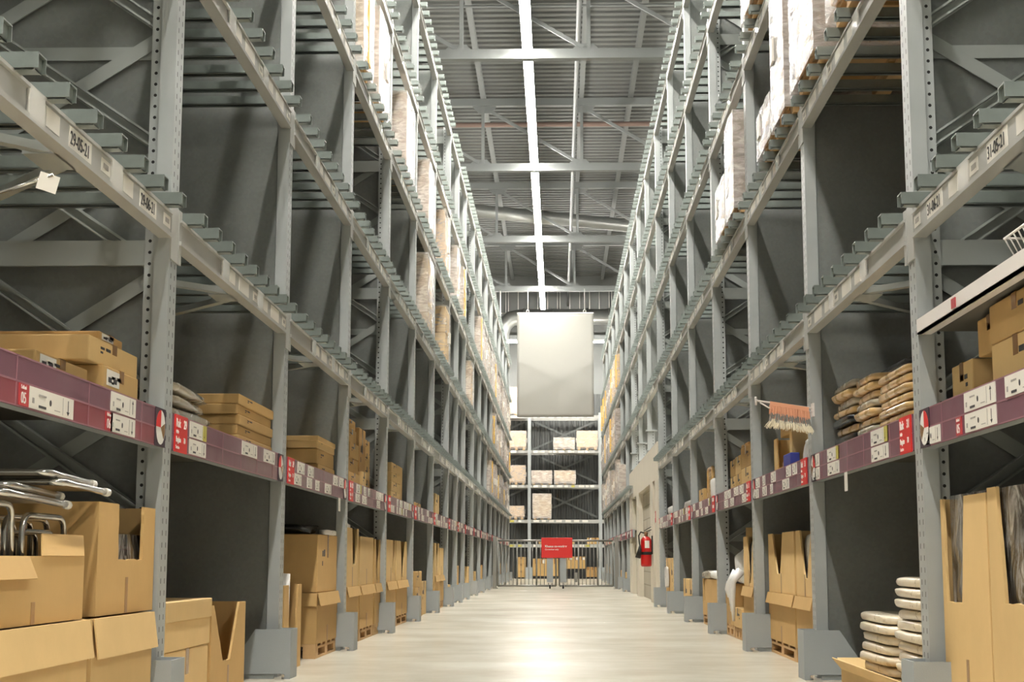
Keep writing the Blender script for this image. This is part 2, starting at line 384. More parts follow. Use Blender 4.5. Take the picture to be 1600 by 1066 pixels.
# roof trusses
TY = [2.55 + 8.1 * k for k in range(7)]
def truss_bc(): return MB().box(-12.9, 12.9, -0.09, 0.09, 9.70, 9.88)
def truss_tc(): return MB().box(-12.9, 12.9, -0.08, 0.08, 11.28, 11.45)
XN = [-1.74 + 2.32 * k for k in range(-4, 7)]
for k, y in enumerate(TY):
    t = thing('roof_truss', f'grey steel roof truss spanning the aisle, {ORD[k]} counted from the camera end', 'roof truss', (0, y, 0), 0, 'roof trusses')
    part('bottom_chord', truss_bc, 'truss', t, key='tbc'); part('top_chord', truss_tc, 'truss', t, key='ttc')
    for i, x in enumerate(XN[:-1]):
        part('web_post', lambda: MB().box(-0.035, 0.035, -0.035, 0.035, 9.88, 11.28), 'truss', t, (x, 0, 0), key='tvp')
        part('web_diagonal', lambda: MB().bar((0.12, 0, 11.2), (2.22, 0, 9.92), 0.05, 0.07), 'truss', t, (x, 0, 0), key='tdg')
        part('gusset_plate', lambda: MB().prism([(-0.25, 11.28), (0.32, 11.28), (0.2, 11.12), (-0.1, 11.12)], 'y', -0.012, 0.012), 'truss', t, (x, 0, 0), key='tgp')
        part('gusset_plate', lambda: MB().prism([(-0.32, 9.88), (0.2, 9.88), (0.1, 9.99), (-0.18, 10.0)], 'y', -0.012, 0.012), 'truss', t, (x, 0, 0), key='tgq')
PX = [-1.74 + 1.16 * k for k in range(-8, 13)]
for i, x in enumerate(PX):
    if abs(x) > 12.5: continue
    tag(part('roof_purlin', lambda: MB().box(-0.055, 0.055, -9, 58.5, 11.45, 11.47).box(-0.01, 0.01, -9, 58.5, 11.47, 11.6).box(-0.055, 0.055, -9, 58.5, 11.60, 11.62), 'truss', None, (x, 0, 0), key='purlin'),
        f'long grey roof purlin under the ribbed deck, {ORD[i]} from the left wall', 'purlin', 'roof purlins')
# sprinkler pipes, ducts, cable tray
tag(part('sprinkler_main', MB().tube([(0.40, -9, 10.45), (0.40, 58.5, 10.45)], 0.045, 8), 'truss'), 'thin pale pipe running along the aisle below the roof, right of the light', 'pipe')
tag(part('sprinkler_pipe', MB().tube([(-12.9, 36.2, 11.2), (12.9, 36.2, 11.2)], 0.06, 8), 'pipe'), 'reddish brown pipe crossing the aisle between the roof trusses', 'pipe')
tag(part('sprinkler_pipe', MB().tube([(-12.9, 28.4, 11.3), (12.9, 28.4, 11.3)], 0.03, 8), 'truss'), 'thin grey pipe crossing the aisle under the nearer roof deck', 'pipe')
tag(part('air_duct', MB().tube([(-9, 41.4, 10.95), (9, 49.0, 10.8)], 0.2, 16), 'duct'), 'round grey duct slanting across the aisle high under the roof', 'duct')
def bigduct():
    mb = MB().tube([(-2.1, 56.8, 8.4), (-2.1, 56.8, 9.1), (-2.0, 56.8, 9.42), (-1.75, 56.8, 9.66), (-1.4, 56.8, 9.72), (12.8, 56.8, 9.72)], 0.30, 18)
    for x in (-1.3, -0.2, 1.1, 1.9, 3.2): mb.tube([(x, 56.8, 9.72), (x + 0.06, 56.8, 9.72)], 0.335, 18)
    return mb
tag(part('ventilation_duct', bigduct(), 'duct'), 'fat round ventilation duct above the far end of the aisle', 'duct')
def tray():
    mb = MB()
    for x0 in (-3.9, -1.9, 0.1, 2.1):
        x1 = x0 + 1.9
        for z in (10.15, 11.1): mb.tube([(x0, 58.52, z), (x1, 58.52, z)], 0.022, 6)
        for i in range(6):
            x = x0 + 1.9 * i / 5; mb.tube([(x, 58.52, 10.15), (x, 58.52, 11.1)], 0.018, 6)
    return mb
tag(part('wire_guard', tray(), 'white'), 'white wire guard panels high on the far wall above the duct', 'wire guard')
tag(part('roof_tie_beam', MB().box(-12.9, 12.9, 57.9, 58.1, 9.0, 9.2), 'truss'), 'pale horizontal beam below the duct at the far end', 'beam')

# lights
def lamp_thing(x, y0, y1, label, grp):
    t = thing('linear_light', label, 'ceiling light', (x, 0, 0), 0, grp)
    part('diffuser', MB().box(-0.085, 0.085, y0, y1, 9.80, 9.84), 'lamp', t)
    part('housing', MB().box(-0.09, 0.09, y0, y1, 9.841, 9.93), 'housing', t)
    for yy in (y0 + 2.2, y1 - 1.2): part('hanger_wire', MB().tube([(0, yy, 9.93), (0, yy, 11.62)], 0.006, 5), 'truss', t)
    return t
for k in range(-1, 7):
    y0 = (TY[0] + 8.1 * k) + 0.14; y1 = min(y0 + 8.1 - 0.28, 56.0)
    if k == 6: y1 = 55.5
    t = lamp_thing(-0.53, y0, y1, f'long glowing white strip light above the aisle, {ORD[k + 1]} length from the camera end', 'strip lights above the aisle')
    if k < 6:
        for xx, sd in ((-7.2, 'left'), (6.2, 'right')):  # unseen strips added as fill light from the neighbouring aisles
            lamp_thing(xx, y0, y1, f'unseen strip light added as fill over the next aisle to the {sd}, {ORD[k + 1]} length along', f'unseen fill strip lights over the next aisle on the {sd}')
t = thing('linear_light', 'glowing strip light hung across the far end of the aisle behind the banner', 'ceiling light', (0, 55.9, 0))
part('diffuser', MB().box(-4, 4, -0.06, 0.06, 8.62, 8.66), 'lamp', t); part('housing', MB().box(-4, 4, -0.07, 0.07, 8.661, 8.74), 'housing', t)
for xx in (-3, 3): part('hanger_wire', MB().tube([(xx, 0, 8.74), (xx, 0, 11.62)], 0.006, 5), 'truss', t)

# ------------------------------------------------------------------ racks
def column_mb(s, z0, z1):
    def f():
        mb = MB(); b = lambda d0, d1, y0, y1: mb.box(s * d0, s * d1, y0, y1, z0, z1)
        b(0, 0.006, -0.13, 0); b(0.006, 0.068, -0.13, -0.122); b(0.006, 0.068, -0.008, 0)
        b(0.062, 0.068, -0.122, -0.108); b(0.062, 0.068, -0.022, -0.008)
        b(0.068, 0.112, -0.114, -0.108); b(0.068, 0.112, -0.022, -0.016)
        b(0.106, 0.112, -0.108, -0.095); b(0.106, 0.112, -0.035, -0.022)
        if z0 > 0: mb.box(s * -0.03, s * 0.16, -0.18, 0.0, z0, z0 + 0.025); mb.box(s * 0.0, s * 0.12, -0.12, -0.01, 2.54, z0); mb.box(s * -0.02, s * 0.15, -0.16, 0.0, 2.53, 2.55)
        return mb
    return f
def bar_mb(s):
    mb = MB(); w = 0.075; h = 0.05; t = 0.005
    mb.box(s * -0.09, s * 1.2, 0, w, h - t, h); mb.box(s * -0.09, s * 1.2, 0, t, 0, h - t); mb.box(s * -0.09, s * 1.2, w - t, w, 0, h - t)
    mb.box(s * -0.004, s * 1.2, -0.0, 0.02, -0.0, 0.004); mb.box(s * -0.004, s * 1.2, w - 0.02, w, 0, 0.004)
    mb.box(s * -0.078, s * -0.074, t, w - t, -0.004, h - t)
    mb.box(s * -0.078, s * -0.006, 0.012, w - 0.012, -0.004, 0.0)
    return mb
def beam_mb(s, L, rear=False):
    def f():
        mb = MB(); d0, d1 = (1.15, 1.2) if rear else (0, 0.05)
        mb.box(s * d0, s * d1, -L + 0.001, -0.131, 0, BH)
        if not rear:
            mb.box(s * -0.014, s * 0.0, -L + 0.01, -0.14, -0.004, 0.014)
            mb.box(s * -0.014, s * 0.0, -L + 0.01, -0.14, BH - 0.012, BH)
            for a in (-L + 0.001, -0.131): mb.box(s * -0.006, 0, a, a + 0.045 if a < -0.5 else a + 0.12, -0.09, BH + 0.04)
        return mb
    return f
def strip_mb(s, L):
    def f():
        mb = MB(); y = -1.05; j = 0
        while y > -L + 0.05:
            z = 0.016
            P = lambda a, b, z0, z1, mi, e=0.0: mb.box(s * (-0.008 - e), s * -0.001, a, b, z0, z1, mi)
            P(y, y + 0.885, z, BH - 0.014, 2)
            P(y, y + 0.14, 0.004, BH - 0.004, 0, 0.006); P(y + 0.165, y + 0.30, 0.022, BH - 0.022, 1, 0.002)
            P(y + 0.40, y + 0.65, 0.018, BH - 0.018, 1, 0.002); P(y + 0.77, y + 0.88, 0.03, BH - 0.03, 1, 0.002); P(y + 0.795, y + 0.855, 0.045, BH - 0.045, 3, 0.003)
            y -= 0.89; j += 1
        return mb
    return f
def bars_merged(s, ys):
    def f():
        mb = MB(); p = bar_mb(s)
        for y in ys: mb.quad([(a, b + y, c) for a, b, c in p.v], p.f)
        return mb
    return f

def price_label(mb, s, y0, y1, z0, z1, arrow=1, e=0.0):
    """white shelf label with its printing: mats 0 white, 1 ink; reads left to right for a viewer in the aisle"""
    fl = lambda t: (y0 + t * (y1 - y0)) if s < 0 else (y1 - t * (y1 - y0))
    H = z1 - z0
    B = lambda a, b, c, d, m, k: mb.box(s * (-0.0095 - k), s * -0.006, *sorted((fl(a), fl(b))), z0 + c * H, z0 + d * H, m)
    B(0, 1, 0, 1, 0, 0.0)
    B(0.06, 0.10, 0.25, 0.5, 2, 0.001)
    B(0.2, 0.36, 0.66, 0.74, 2, 0.001); B(0.2, 0.36, 0.11, 0.23, 1, 0.001); B(0.55, 0.68, 0.18, 0.22, 2, 0.001)
    B(0.74, 0.745, 0.08, 0.92, 2, 0.001)
    c = 0.455 ; pts = [(fl(c + 0.022 * math.cos(t * math.pi / 6)), z0 + H * (0.48 + 0.15 * math.sin(t * math.pi / 6))) for t in range(12)]
    mb.prism(pts, 'x', s * -0.0105, s * -0.006, 1)
    B(0.861, 0.871, 0.15, 0.85, 1, 0.001)
    ya, yb, yc = fl(0.835), fl(0.866), fl(0.897)
    zt, zb = (0.12, 0.30) if arrow > 0 else (0.88, 0.70)
    mb.prism([(ya, z0 + zb * H), (yb, z0 + zt * H), (yc, z0 + zb * H)], 'x', s * -0.0105, s * -0.006, 1)

def label_front(s, L, k, beam):
    """coloured label strip on the label beam of bay k"""
    H = PT - PB; zm = H * 0.49; r = random.Random(100 * k + s)
    mb = MB()
    B = lambda a, b, c, d, m, e=0.0: mb.box(s * (-0.006 - e), s * 0.0, a, b, c, d, m)
    e0 = -L + 0.012; e1 = -0.135
    B(e0, e1, 0, zm, 1 if k == 0 and s < 0 else 0); B(e0, e1, zm, H, 0)
    B(e0, e1, zm - 0.003, zm + 0.003, 2, 0.001); B(e0, e1, 0, 0.005, 2, 0.001); B(e0, e1, H - 0.005, H, 2, 0.001)
    y = e0 + 0.45
    while y < e1 - 0.2:
        B(y, y + 0.008, 0, H, 2, 0.001); y += r.uniform(0.35, 0.8)
    part('label_strip', mb, ('purple', 'plum', 'seam'), beam)
    labs = []
    if k == 0 and s < 0: labs = [(-1.81, -1.37, 0, 0, 1), (-0.93, -0.60, 0, 0, 1), (-0.93, -0.60, 1, 0, -1)]
    elif k == 0: labs = [(-0.47, -0.20, 0, 0, 1), (-1.26, -0.85, 1, 0, -1), (-1.26, -0.85, 0, 0, 1), (-1.75, -1.38, 1, 0, -1)]
    elif k == 1 and s < 0: labs = [(-2.50, -2.18, 0, 0, 1), (-2.50, -2.18, 1, 1, 1), (-1.35, -0.95, 1, 0, 1), (-0.75, -0.42, 1, 0, 1)]
    elif k == 1: labs = [(-2.30, -1.92, 0, 0, 1), (-2.30, -1.92, 1, 1, 1), (-1.05, -0.70, 0, 0, 1), (-1.05, -0.70, 1, 1, -1), (-0.42, -0.18, 0, 0, 1), (-0.42, -0.18, 1, 0, 1)]
    else:
        for row in (0, 1):
            y = e0 + 0.26 + r.uniform(0, 0.2)
            while y < e1 - 0.3:
                w = r.uniform(0.12, 0.32)
                if r.random() < 0.72: labs.append((y, y + w, row, r.random() < 0.12, r.choice((1, -1))))
                y += w + r.uniform(0.02, 0.3)
    for (a, b, row, yel, ar) in labs:
        lm = MB(); z0, z1 = (0.006, zm - 0.004) if row == 0 else (zm + 0.004, H - 0.006)
        price_label(lm, s, a, b, z0, z1, ar)
        if yel: lm.box(s * -0.0105, s * -0.006, *((b - 0.07, b) if s < 0 else (a, a + 0.07)), z0, z1, 3)
        part('price_label', lm, ('label', 'ink', 'printing', 'yellow'), beam)
    if k == 0:
        for (a, num) in ((-1.90, '05'), (-0.99, '06')) if s < 0 else ((-0.80, '05'), (-1.80, '06')):
            o = part('location_tab', MB().box(s * -0.0095, s * -0.006, a, a + 0.085 if s < 0 else a + 0.08, 0.006, zm - 0.004), 'redtab', beam)
            text(num, 0.05, 'white', beam, (s * -0.0102, a + 0.012 if s < 0 else a + 0.068, 0.014), s, wide=0.95)
            text('Lokasi', 0.018, 'white', beam, (s * -0.0102, a + 0.012 if s < 0 else a + 0.068, 0.058), s)
    if k >= 1:
        a, b = e0 + 0.012, e0 + 0.23
        part('rack_sign', MB().box(s * -0.0115, s * -0.006, a, b, -0.002, H), 'red', beam)
        tx = a + 0.012 if s < 0 else b - 0.012; sx = s * -0.0122; dy = 0.135 if s < 0 else -0.135
        W = 'white'
        if k < 4:
            text('Rak', 0.052, W, beam, (sx, tx, H - 0.053), s, bold=0.0012); text('29' if s < 0 else '31', 0.052, W, beam, (sx, tx + dy, H - 0.053), s, bold=0.0012)
            text('Aisle', 0.024, W, beam, (sx, tx, H - 0.082), s)
            text('Bagian', 0.034, W, beam, (sx, tx, H - 0.118), s, bold=0.0008); text('70', 0.034, W, beam, (sx, tx + dy, H - 0.118), s, bold=0.0008)
            text('Section', 0.022, W, beam, (sx, tx, H - 0.148), s)
        else:
            part('sign_print', MB().box(s * -0.0125, s * -0.0115, a + 0.02, b - 0.03, H - 0.055, H - 0.02).box(s * -0.0125, s * -0.0115, a + 0.02, b - 0.06, H - 0.12, H - 0.09), 'white', beam)
    # round sticker near the far upright
    st = MB(); c = -0.215; rr = 0.072
    st.box(s * -0.0095, s * -0.006, c - 0.085, c + 0.08, 0.0, H, 2)
    def fan(a0, a1, r0, m, e):
        n = 18; pts = [(c, H / 2)] if a1 - a0 < 6.2 else []
        pts += [(c + r0 * math.cos(a0 + (a1 - a0) * i / n), H / 2 + r0 * math.sin(a0 + (a1 - a0) * i / n)) for i in range(n + (1 if a1 - a0 < 6.2 else 0))]
        st.prism(pts, 'x', s * (-0.010 - e), s * -0.006, m)
    fan(0, 2 * math.pi, rr, 0, 0)
    q = (math.pi * 0.5, math.pi * 1.0)
    fan(*q, rr, 1, 0.0008); fan(math.pi * 1.75, math.pi * 2.1, rr * 0.9, 3, 0.0008)
    part('round_sticker', st, ('white', 'red', 'darkplate', 'tape'), beam)

BAYS = {-1: [], 1: []}
yl = [6.54 + 2.8 * n for n in range(7)]
YL = yl + [25.45, 27.52] + [27.52 + 2.8 * (i + 1) for i in range(9)]
YR = [6.61 + 2.8 * n for n in range(7)] + [23.41 + 2.8 * (i + 1) for i in range(10)]
def build_bay(s, k, yfar, L):
    xf = XF[s]; wallbay = s > 0 and 24.5 < yfar < 33.0
    zb = 2.86 if wallbay else 0.0
    far = yfar > 30.0
    t = thing('rack_bay', f'grey steel pallet rack bay, {ORD[k]} from the camera along the {SIDE[s]} of the aisle', 'rack', (s * xf, yfar, 0), 0, f'rack bays on the {SIDE[s]} of the aisle')
    BAYS[s].append((t, yfar, L))
    ztop = LEV[-1] + BH + 0.06
    part('upright', column_mb(s, zb, ztop), 'column', t, key=('col', s, zb))
    part('upright', lambda: MB().box(s * 1.10, s * 1.2, -0.13, 0, zb, ztop), 'paint', t, key=('rcol', s, zb))
    if k == 0:
        part('upright', column_mb(s, 0, ztop), 'column', t, (0, -L, 0), key=('col', s, 0.0))
    opn = k % 3 == 0
    if k > 10: opn = False
    py = -0.012 if opn else -0.118
    part('side_panel', lambda: MB().box(s * (0.125 if opn else 0.078), s * 1.09, py, py + 0.006, max(zb, 0.02), ztop - 0.03).box(s * (0.118 if opn else 0.074), s * (0.127 if opn else 0.08), py - 0.006, py + 0.004, max(zb, 0.02), ztop - 0.03), 'panel', t, key=('pan', s, opn, zb))
    if opn:
        P = 0.54
        zc = 0.33
        while zc < ztop - 0.75:
            part('lattice_brace', lambda: MB().bar((s * 0.09, -0.050, 0.0), (s * 1.12, -0.050, 0.70), 0.004, 0.055).bar((s * 0.09, -0.075, 0.024), (s * 1.12, -0.075, 0.724), 0.05, 0.009).bar((s * 0.09, -0.075, -0.024), (s * 1.12, -0.075, 0.676), 0.05, 0.009), 'strut', t, (0, 0, zc), key=('latA', s))
            part('lattice_brace', lambda: MB().bar((s * 0.09, -0.038, 0.66), (s * 1.12, -0.038, 0.0), 0.004, 0.062).bar((s * 0.09, -0.03, 0.632), (s * 1.12, -0.03, -0.028), 0.018, 0.006), 'strut', t, (0, 0, zc - 0.16), key=('latB', s))
            zc += P
        for z in (0.9, 2.92, 5.3):
            part('frame_tie', lambda: MB().box(s * 0.11, s * 1.1, -0.028, -0.02, -0.03, 0.03), 'strut', t, (0, 0, z), key=('tie', s))
        for i, z in enumerate(LEV):
            part('frame_strut', lambda: MB().box(s * 0.05, s * 1.1, -0.105, -0.08, -0.115, -0.005), 'strut', t, (0, 0, z), key=('arm', s))
    if not wallbay: part('light_block_panel', lambda: MB().box(s * 1.205, s * 1.212, -L + 0.002, -0.002, 0.02, ztop - 0.05), 'panel', t, key=('bk', s, round(L, 2)))  # unseen sheet added behind the rack to block light and darken the bays
    # label beam and its shelf board
    if not wallbay:
        bm = part('label_beam', lambda: MB().box(s * 0.0, s * 0.05, -L + 0.001, -0.131, 0, PT - PB), 'paint', t, (0, 0, PB), key=('lb', s, round(L, 2)))
        label_front(s, L, k, bm) if not far else part('label_strip', strip_far(s, L, k), ('purple', 'label', 'red'), bm)
        part('shelf_board', lambda: MB().box(s * 0.051, s * 1.18, -L + 0.01, -0.14, -0.03, 0.0), 'board', t, (0, 0, PT - 0.012), key=('sb', s, round(L, 2)))
    for i, z in enumerate(LEV):
        if wallbay and i == 0: continue
        bm = part('pallet_beam', beam_mb(s, L), 'beam', t, (0, 0, z), key=('beam', s, round(L, 2)))
        part('label_rail', strip_mb(s, L), ('sleeve', 'label', 'beam', 'printing'), bm, key=('strip', s, round(L, 2)))
        if i == 0 and k == 0:
            no = '29' if s < 0 else '31'
            for j, c in ((0, '06'), (1, '05')) if s < 0 else ((0, '06'), (1, '05')):
                yb = -1.05 - 0.89 * j
                text(f'{no}-{c}-21', 0.066, 'ink', bm, (s * -0.0112, yb + 0.408 if s < 0 else yb + 0.642, 0.031), s, wide=0.90, bold=0.0004)
        part('rear_beam', beam_mb(s, L, True), 'beam', t, (0, 0, z), key=('rbeam', s, round(L, 2)))
        ys = []; y = -0.3
        while y > -L + 0.05: ys.append(y); y -= 0.3
        if far:
            o = part('support_bars', bars_merged(s, ys), 'galv', t, (0, 0, z + BH), key=('bars', s, round(L, 2))); o['kind'] = 'stuff'
        else:
            for y in ys: part('support_bar', lambda: bar_mb(s), 'galv', t, (0, y, z + BH), key=('bar', s))
    if not wallbay and not far:
        part('deck_brace', lambda: MB().bar((s * 0.07, -L * 0.47, 0.0), (s * 1.05, -0.2, 0), 0.045, 0.03).bar((s * 0.07, -L * 0.53, 0.0), (s * 1.05, -L + 0.2, 0), 0.045, 0.03).box(s * 0.04, s * 0.16, -L * 0.54, -L * 0.46, -0.02, 0.03), 'strut', t, (0, 0, LEV[0] - 0.0 + 0.02), key=('db', s, round(L, 2)))
    return t
def strip_far(s, L, k):
    mb = MB(); r = random.Random(k * 7 + s); H = PT - PB
    mb.box(s * -0.006, 0, -L + 0.01, -0.135, 0, H, 0); mb.box(s * -0.009, s * -0.006, -L + 0.02, -L + 0.2, 0, H, 2)
    y = -L + 0.3
    while y < -0.4:
        w = r.uniform(0.15, 0.3); mb.box(s * -0.009, s * -0.006, y, y + w, 0.01 + 0.08 * (r.random() < 0.5), H - 0.02, 1); y += w + r.uniform(0.1, 0.4)
    return mb
for s, YY in ((-1, YL), (1, YR)):
    for k, y in enumerate(YY):
        build_bay(s, k, y, 2.8 if k == 0 else y - YY[k - 1])

# column guards
def guard_mb(s):
    mb = MB(); t = 0.006; f = -0.1
    near = [(f, 0), (f, 0.285), (0.11, 0.285), (0.30, 0.0), (0.27, 0.0), (0.27, 0.03), (-0.05, 0.03), (-0.05, 0.0)]
    for y0 in (-0.27, -0.05): mb.prism([(s * a, b) for a, b in near], 'y', y0, y0 + t)
    mb.box(s * f, s * (f + t), -0.264, -0.05, 0, 0.285)
    mb.box(s * 0.0, s * 0.26, -0.255, -0.255 + 0.012, 0.0, 0.028)
    return mb
for s, YY in ((-1, YL), (1, YR)):
    for k, y in enumerate(YY):
        if s > 0 and 24 < y < 33: continue
        g = thing('column_guard', f'grey steel guard box at the foot of the {ORD[k]} upright along the {SIDE[s]} rack', 'column guard', (s * XF[s], y, 0), 0, f'column guards on the {SIDE[s]}')
        part('shield', lambda: guard_mb(s), 'guard', g, key=('guard', s), bevel=0.0)
        part('anchor_bolt', lambda: MB().tube([(s * -0.06, -0.285, 0.02), (s * -0.06, -0.27, 0.02)], 0.01, 6).tube([(s * 0.2, -0.285, 0.02), (s * 0.2, -0.27, 0.02)], 0.01, 6), 'chrome', g, key=('gb', s))

# ------------------------------------------------------------------ rack along the far end
YE = 57.2
EXC = [-3.72, -1.07, 1.58, 4.23]
def end_bay(i):
    x0, x1 = EXC[i], EXC[i + 1]; L = x1 - x0
    t = thing('rack_bay', f'grey pallet rack bay across the far end of the aisle, {("left one", "middle one behind the gate", "right one")[i]}', 'rack', (x0, YE, 0), 0, 'rack bays across the far end')
    top = LEV[3] + BH + 0.1
    for x in ([0] if i else [0]) + ([L] if i == 2 else []):
        part('upright', lambda: MB().box(-0.055, 0.055, 0, 0.09, 0, top), 'column', t, (x, 0, 0), key='ecol')
        part('upright', lambda: MB().box(-0.055, 0.055, 1.0, 1.1, 0, top), 'paint', t, (x, 0, 0), key='ercol')
    for j, z in enumerate([PB] + LEV[:4]):
        b = part('pallet_beam', lambda: MB().box(0.056, L - 0.056, 0, 0.05, 0, 0.11), 'beam', t, (0, 0, z), key=('eb', i))
        def labs():
            mb = MB(); r = random.Random(j * 5 + i); x = 0.15
            while x < L - 0.35:
                w = r.uniform(0.12, 0.24); mb.box(x, x + w, -0.004, 0, 0.015, 0.095, 0 if r.random() < 0.85 else 1); x += w + r.uniform(0.04, 0.16)
            return mb
        part('label_rail', labs, ('label', 'yellow'), b)
        part('rear_beam', lambda: MB().box(0.056, L - 0.056, 1.05, 1.1, 0, 0.11), 'beam', t, (0, 0, z), key=('erb', i))
        def slats():
            mb = MB()
            for q in range(9): x = 0.1 + (L - 0.27) * q / 8; mb.box(x, x + 0.07, -0.05, 1.15, 0.0, 0.008)
            return mb
        o = part('support_bars', slats, 'galv', t, (0, 0, z + 0.111), key=('ed', i)); o['kind'] = 'stuff'
    for z in (2.3, 3.6, 4.85):
        part('back_brace', lambda: MB().bar((0.1, 1.115, 0), (L - 0.1, 1.115, 1.1), 0.012, 0.07), 'brace', t, (0, 0, z), key=('ebr', i))
        part('back_brace', lambda: MB().bar((0.1, 1.13, 1.1), (L - 0.1, 1.13, 0), 0.012, 0.07), 'brace', t, (0, 0, z), key=('ebs', i))
    return t
for i in range(3): end_bay(i)
for i, x in enumerate(EXC[1:3]):
    tag(part('column_guard', MB().box(x - 0.13, x + 0.13, YE - 0.14, YE - 0.01, 0, 0.42), 'guard'), f'grey guard box on the {("left", "right")[i]} front upright of the far end rack', 'column guard', 'column guards at the far end')

# ------------------------------------------------------------------ stock: builders
def carton(label, s, d0, d1, y0, y1, z0, z1, mat='card', rz=0.0, group=None, sticker=False, tape=True, marks=True, simple_=False, cat='box', name='cardboard_carton', bevel=0.006, lid=False):
    """closed carton; d = depth behind the rack face"""
    xf = XF[s]; cx = s * (xf + (d0 + d1) / 2); cy = (y0 + y1) / 2
    w, l, h = abs(d1 - d0), y1 - y0, z1 - z0
    if simple_:
        return tag(part(name, MB().box(-w / 2, w / 2, -l / 2, l / 2, 0, h), mat, None, (cx, cy, z0), rz, bevel), label, cat, group)
    t = thing(name, label, cat, (cx, cy, z0), rz, group)
    part('body', MB().box(-w / 2, w / 2, -l / 2, l / 2, 0, h), mat, t, bevel=bevel)
    e = 0.0012; fx = -s * w / 2       # aisle face
    if tape:
        tw = min(0.03, l * 0.1)
        mb = MB().box(-w / 2 - e, w / 2 + e, -tw, tw, h, h + e)
        mb.box(fx, fx - s * e, -tw, tw, h * 0.6, h + e)
        mb.box(-fx, -fx + s * e, -tw, tw, h * 0.6, h + e)
        part('tape', mb, 'tape', t)
    if lid: part('lid', MB().box(-w / 2 - 0.006, w / 2 + 0.006, -l / 2 - 0.006, l / 2 + 0.006, h - min(0.09, h * 0.4), h + 0.004), mat, t, bevel=0.004)
    if marks:
        mb = MB()
        B = lambda a, b, c, d: mb.box(fx, fx - s * e, a, b, c, d)
        q = s * -1  # reading order
        yy = l * 0.28
        B(-yy, -yy + min(0.05, l * 0.15), h * 0.62, h * 0.72); B(-yy, -yy + min(0.03, l * .1), h * 0.46, h * 0.54); B(-yy + min(0.07, l * .2), -yy + min(0.13, l * 0.34), h * 0.62, h * 0.74)
        part('printing', mb, 'ink', t)
    if sticker:
        a = -l * 0.42 if s < 0 else l * 0.42 - 0.17
        mb = MB().box(fx, fx - s * e, a, a + min(0.17, l * 0.5), h * 0.4, h * 0.9, 0)
        for q0 in (0.02, 0.09): mb.box(fx - s * e, fx - s * (e + 0.0006), a + q0, a + q0 + 0.045, h * 0.5, h * 0.66, 1)
        part('sticker', mb, ('label', 'ink'), t)
    return t

def bin_carton(label, s, d0, d1, y0, y1, z0, z1, notch=None, mat='card', rz=0.0, group=None, collar=0.0, flaps=(), name='open_carton', cat='box', t_=0.012, inner='cardin'):
    """open-topped carton; notch = (ya_top, ya_bot, yb_bot, yb_top, zbot) cut in the aisle face, world y"""
    xf = XF[s]; d = d1 - d0; cx = s * (xf + d0); cy = (y0 + y1) / 2; l = (y1 - y0) / 2; h = z1 - z0
    t = thing(name, label, cat, (cx, cy, z0), rz, group)
    X = lambda a: s * a
    mb = MB()
    if notch:
        a, b, c, e, zb = notch; a, b, c, e = (v - cy for v in (a, b, c, e)); zb -= z0
        rr = random.Random(int(y0 * 100)); jag = lambda p, q: [(p[0] + (q[0] - p[0]) * k / 6 + rr.uniform(-.004, .004), p[1] + (q[1] - p[1]) * k / 6 + rr.uniform(-.004, .004)) for k in range(1, 6)]
        P0, P1, P2, P3 = (a, h), (b, zb), (c, zb), (e, h)
        poly = [(-l, 0), (l, 0), (l, h), P3] + jag(P3, P2) + [P2] + jag(P2, P1) + [P1] + jag(P1, P0) + [P0, (-l, h)]
        mb.prism(poly, 'x', X(0), X(t_))
    else: mb.box(X(0), X(t_), -l, l, 0, h)
    mb.box(X(d - t_), X(d), -l, l, 0, h); mb.box(X(t_), X(d - t_), -l, -l + t_, 0, h); mb.box(X(t_), X(d - t_), l - t_, l, 0, h)
    mb.box(X(t_), X(d - t_), -l + t_, l - t_, 0, t_)
    part('body', mb, mat, t)
    if l > 0.2: part('tape', MB().box(X(-0.0012), X(0), -0.018, 0.018, 0.0, h * 0.33), 'tapelt', t)
    if collar:       # flaps folded outward and down round the rim
        k = 0.012
        part('flap', MB().bar((X(-0.004), -l, h), (X(-0.022), -l, h - collar), 0.004, 0.001) if False else MB().quad([(X(-0.002), -l, h), (X(-0.002), l, h), (X(-0.022), l, h - collar), (X(-0.022), -l, h - collar), (X(-0.007), -l, h + .001), (X(-0.007), l, h + .001), (X(-0.027), l, h - collar), (X(-0.027), -l, h - collar)], [(0, 1, 2, 3), (4, 7, 6, 5), (0, 4, 5, 1), (1, 5, 6, 2), (2, 6, 7, 3), (3, 7, 4, 0)]), mat, t)
        part('flap', MB().quad([(X(0), -l - .002, h), (X(d), -l - .002, h), (X(d), -l - .02, h - collar), (X(0), -l - .02, h - collar), (X(0), -l - .007, h), (X(d), -l - .007, h), (X(d), -l - .025, h - collar), (X(0), -l - .025, h - collar)], [(0, 1, 2, 3), (4, 7, 6, 5), (0, 4, 5, 1), (1, 5, 6, 2), (2, 6, 7, 3), (3, 7, 4, 0)]), mat, t)
    for (p, q, ext) in flaps:      # (hinge start, hinge end, outward vector) in local coords, x already signed by s
        p, q, ext = Vector(p), Vector(q), Vector(ext); nn = (q - p).cross(ext).normalized() * 0.005
        vs = [p, q, q + ext, p + ext]; vs += [v + nn for v in vs]
        part('flap', MB().quad(vs, [(0, 1, 2, 3), (4, 7, 6, 5), (0, 4, 5, 1), (1, 5, 6, 2), (2, 6, 7, 3), (3, 7, 4, 0)]), mat, t)
    return t

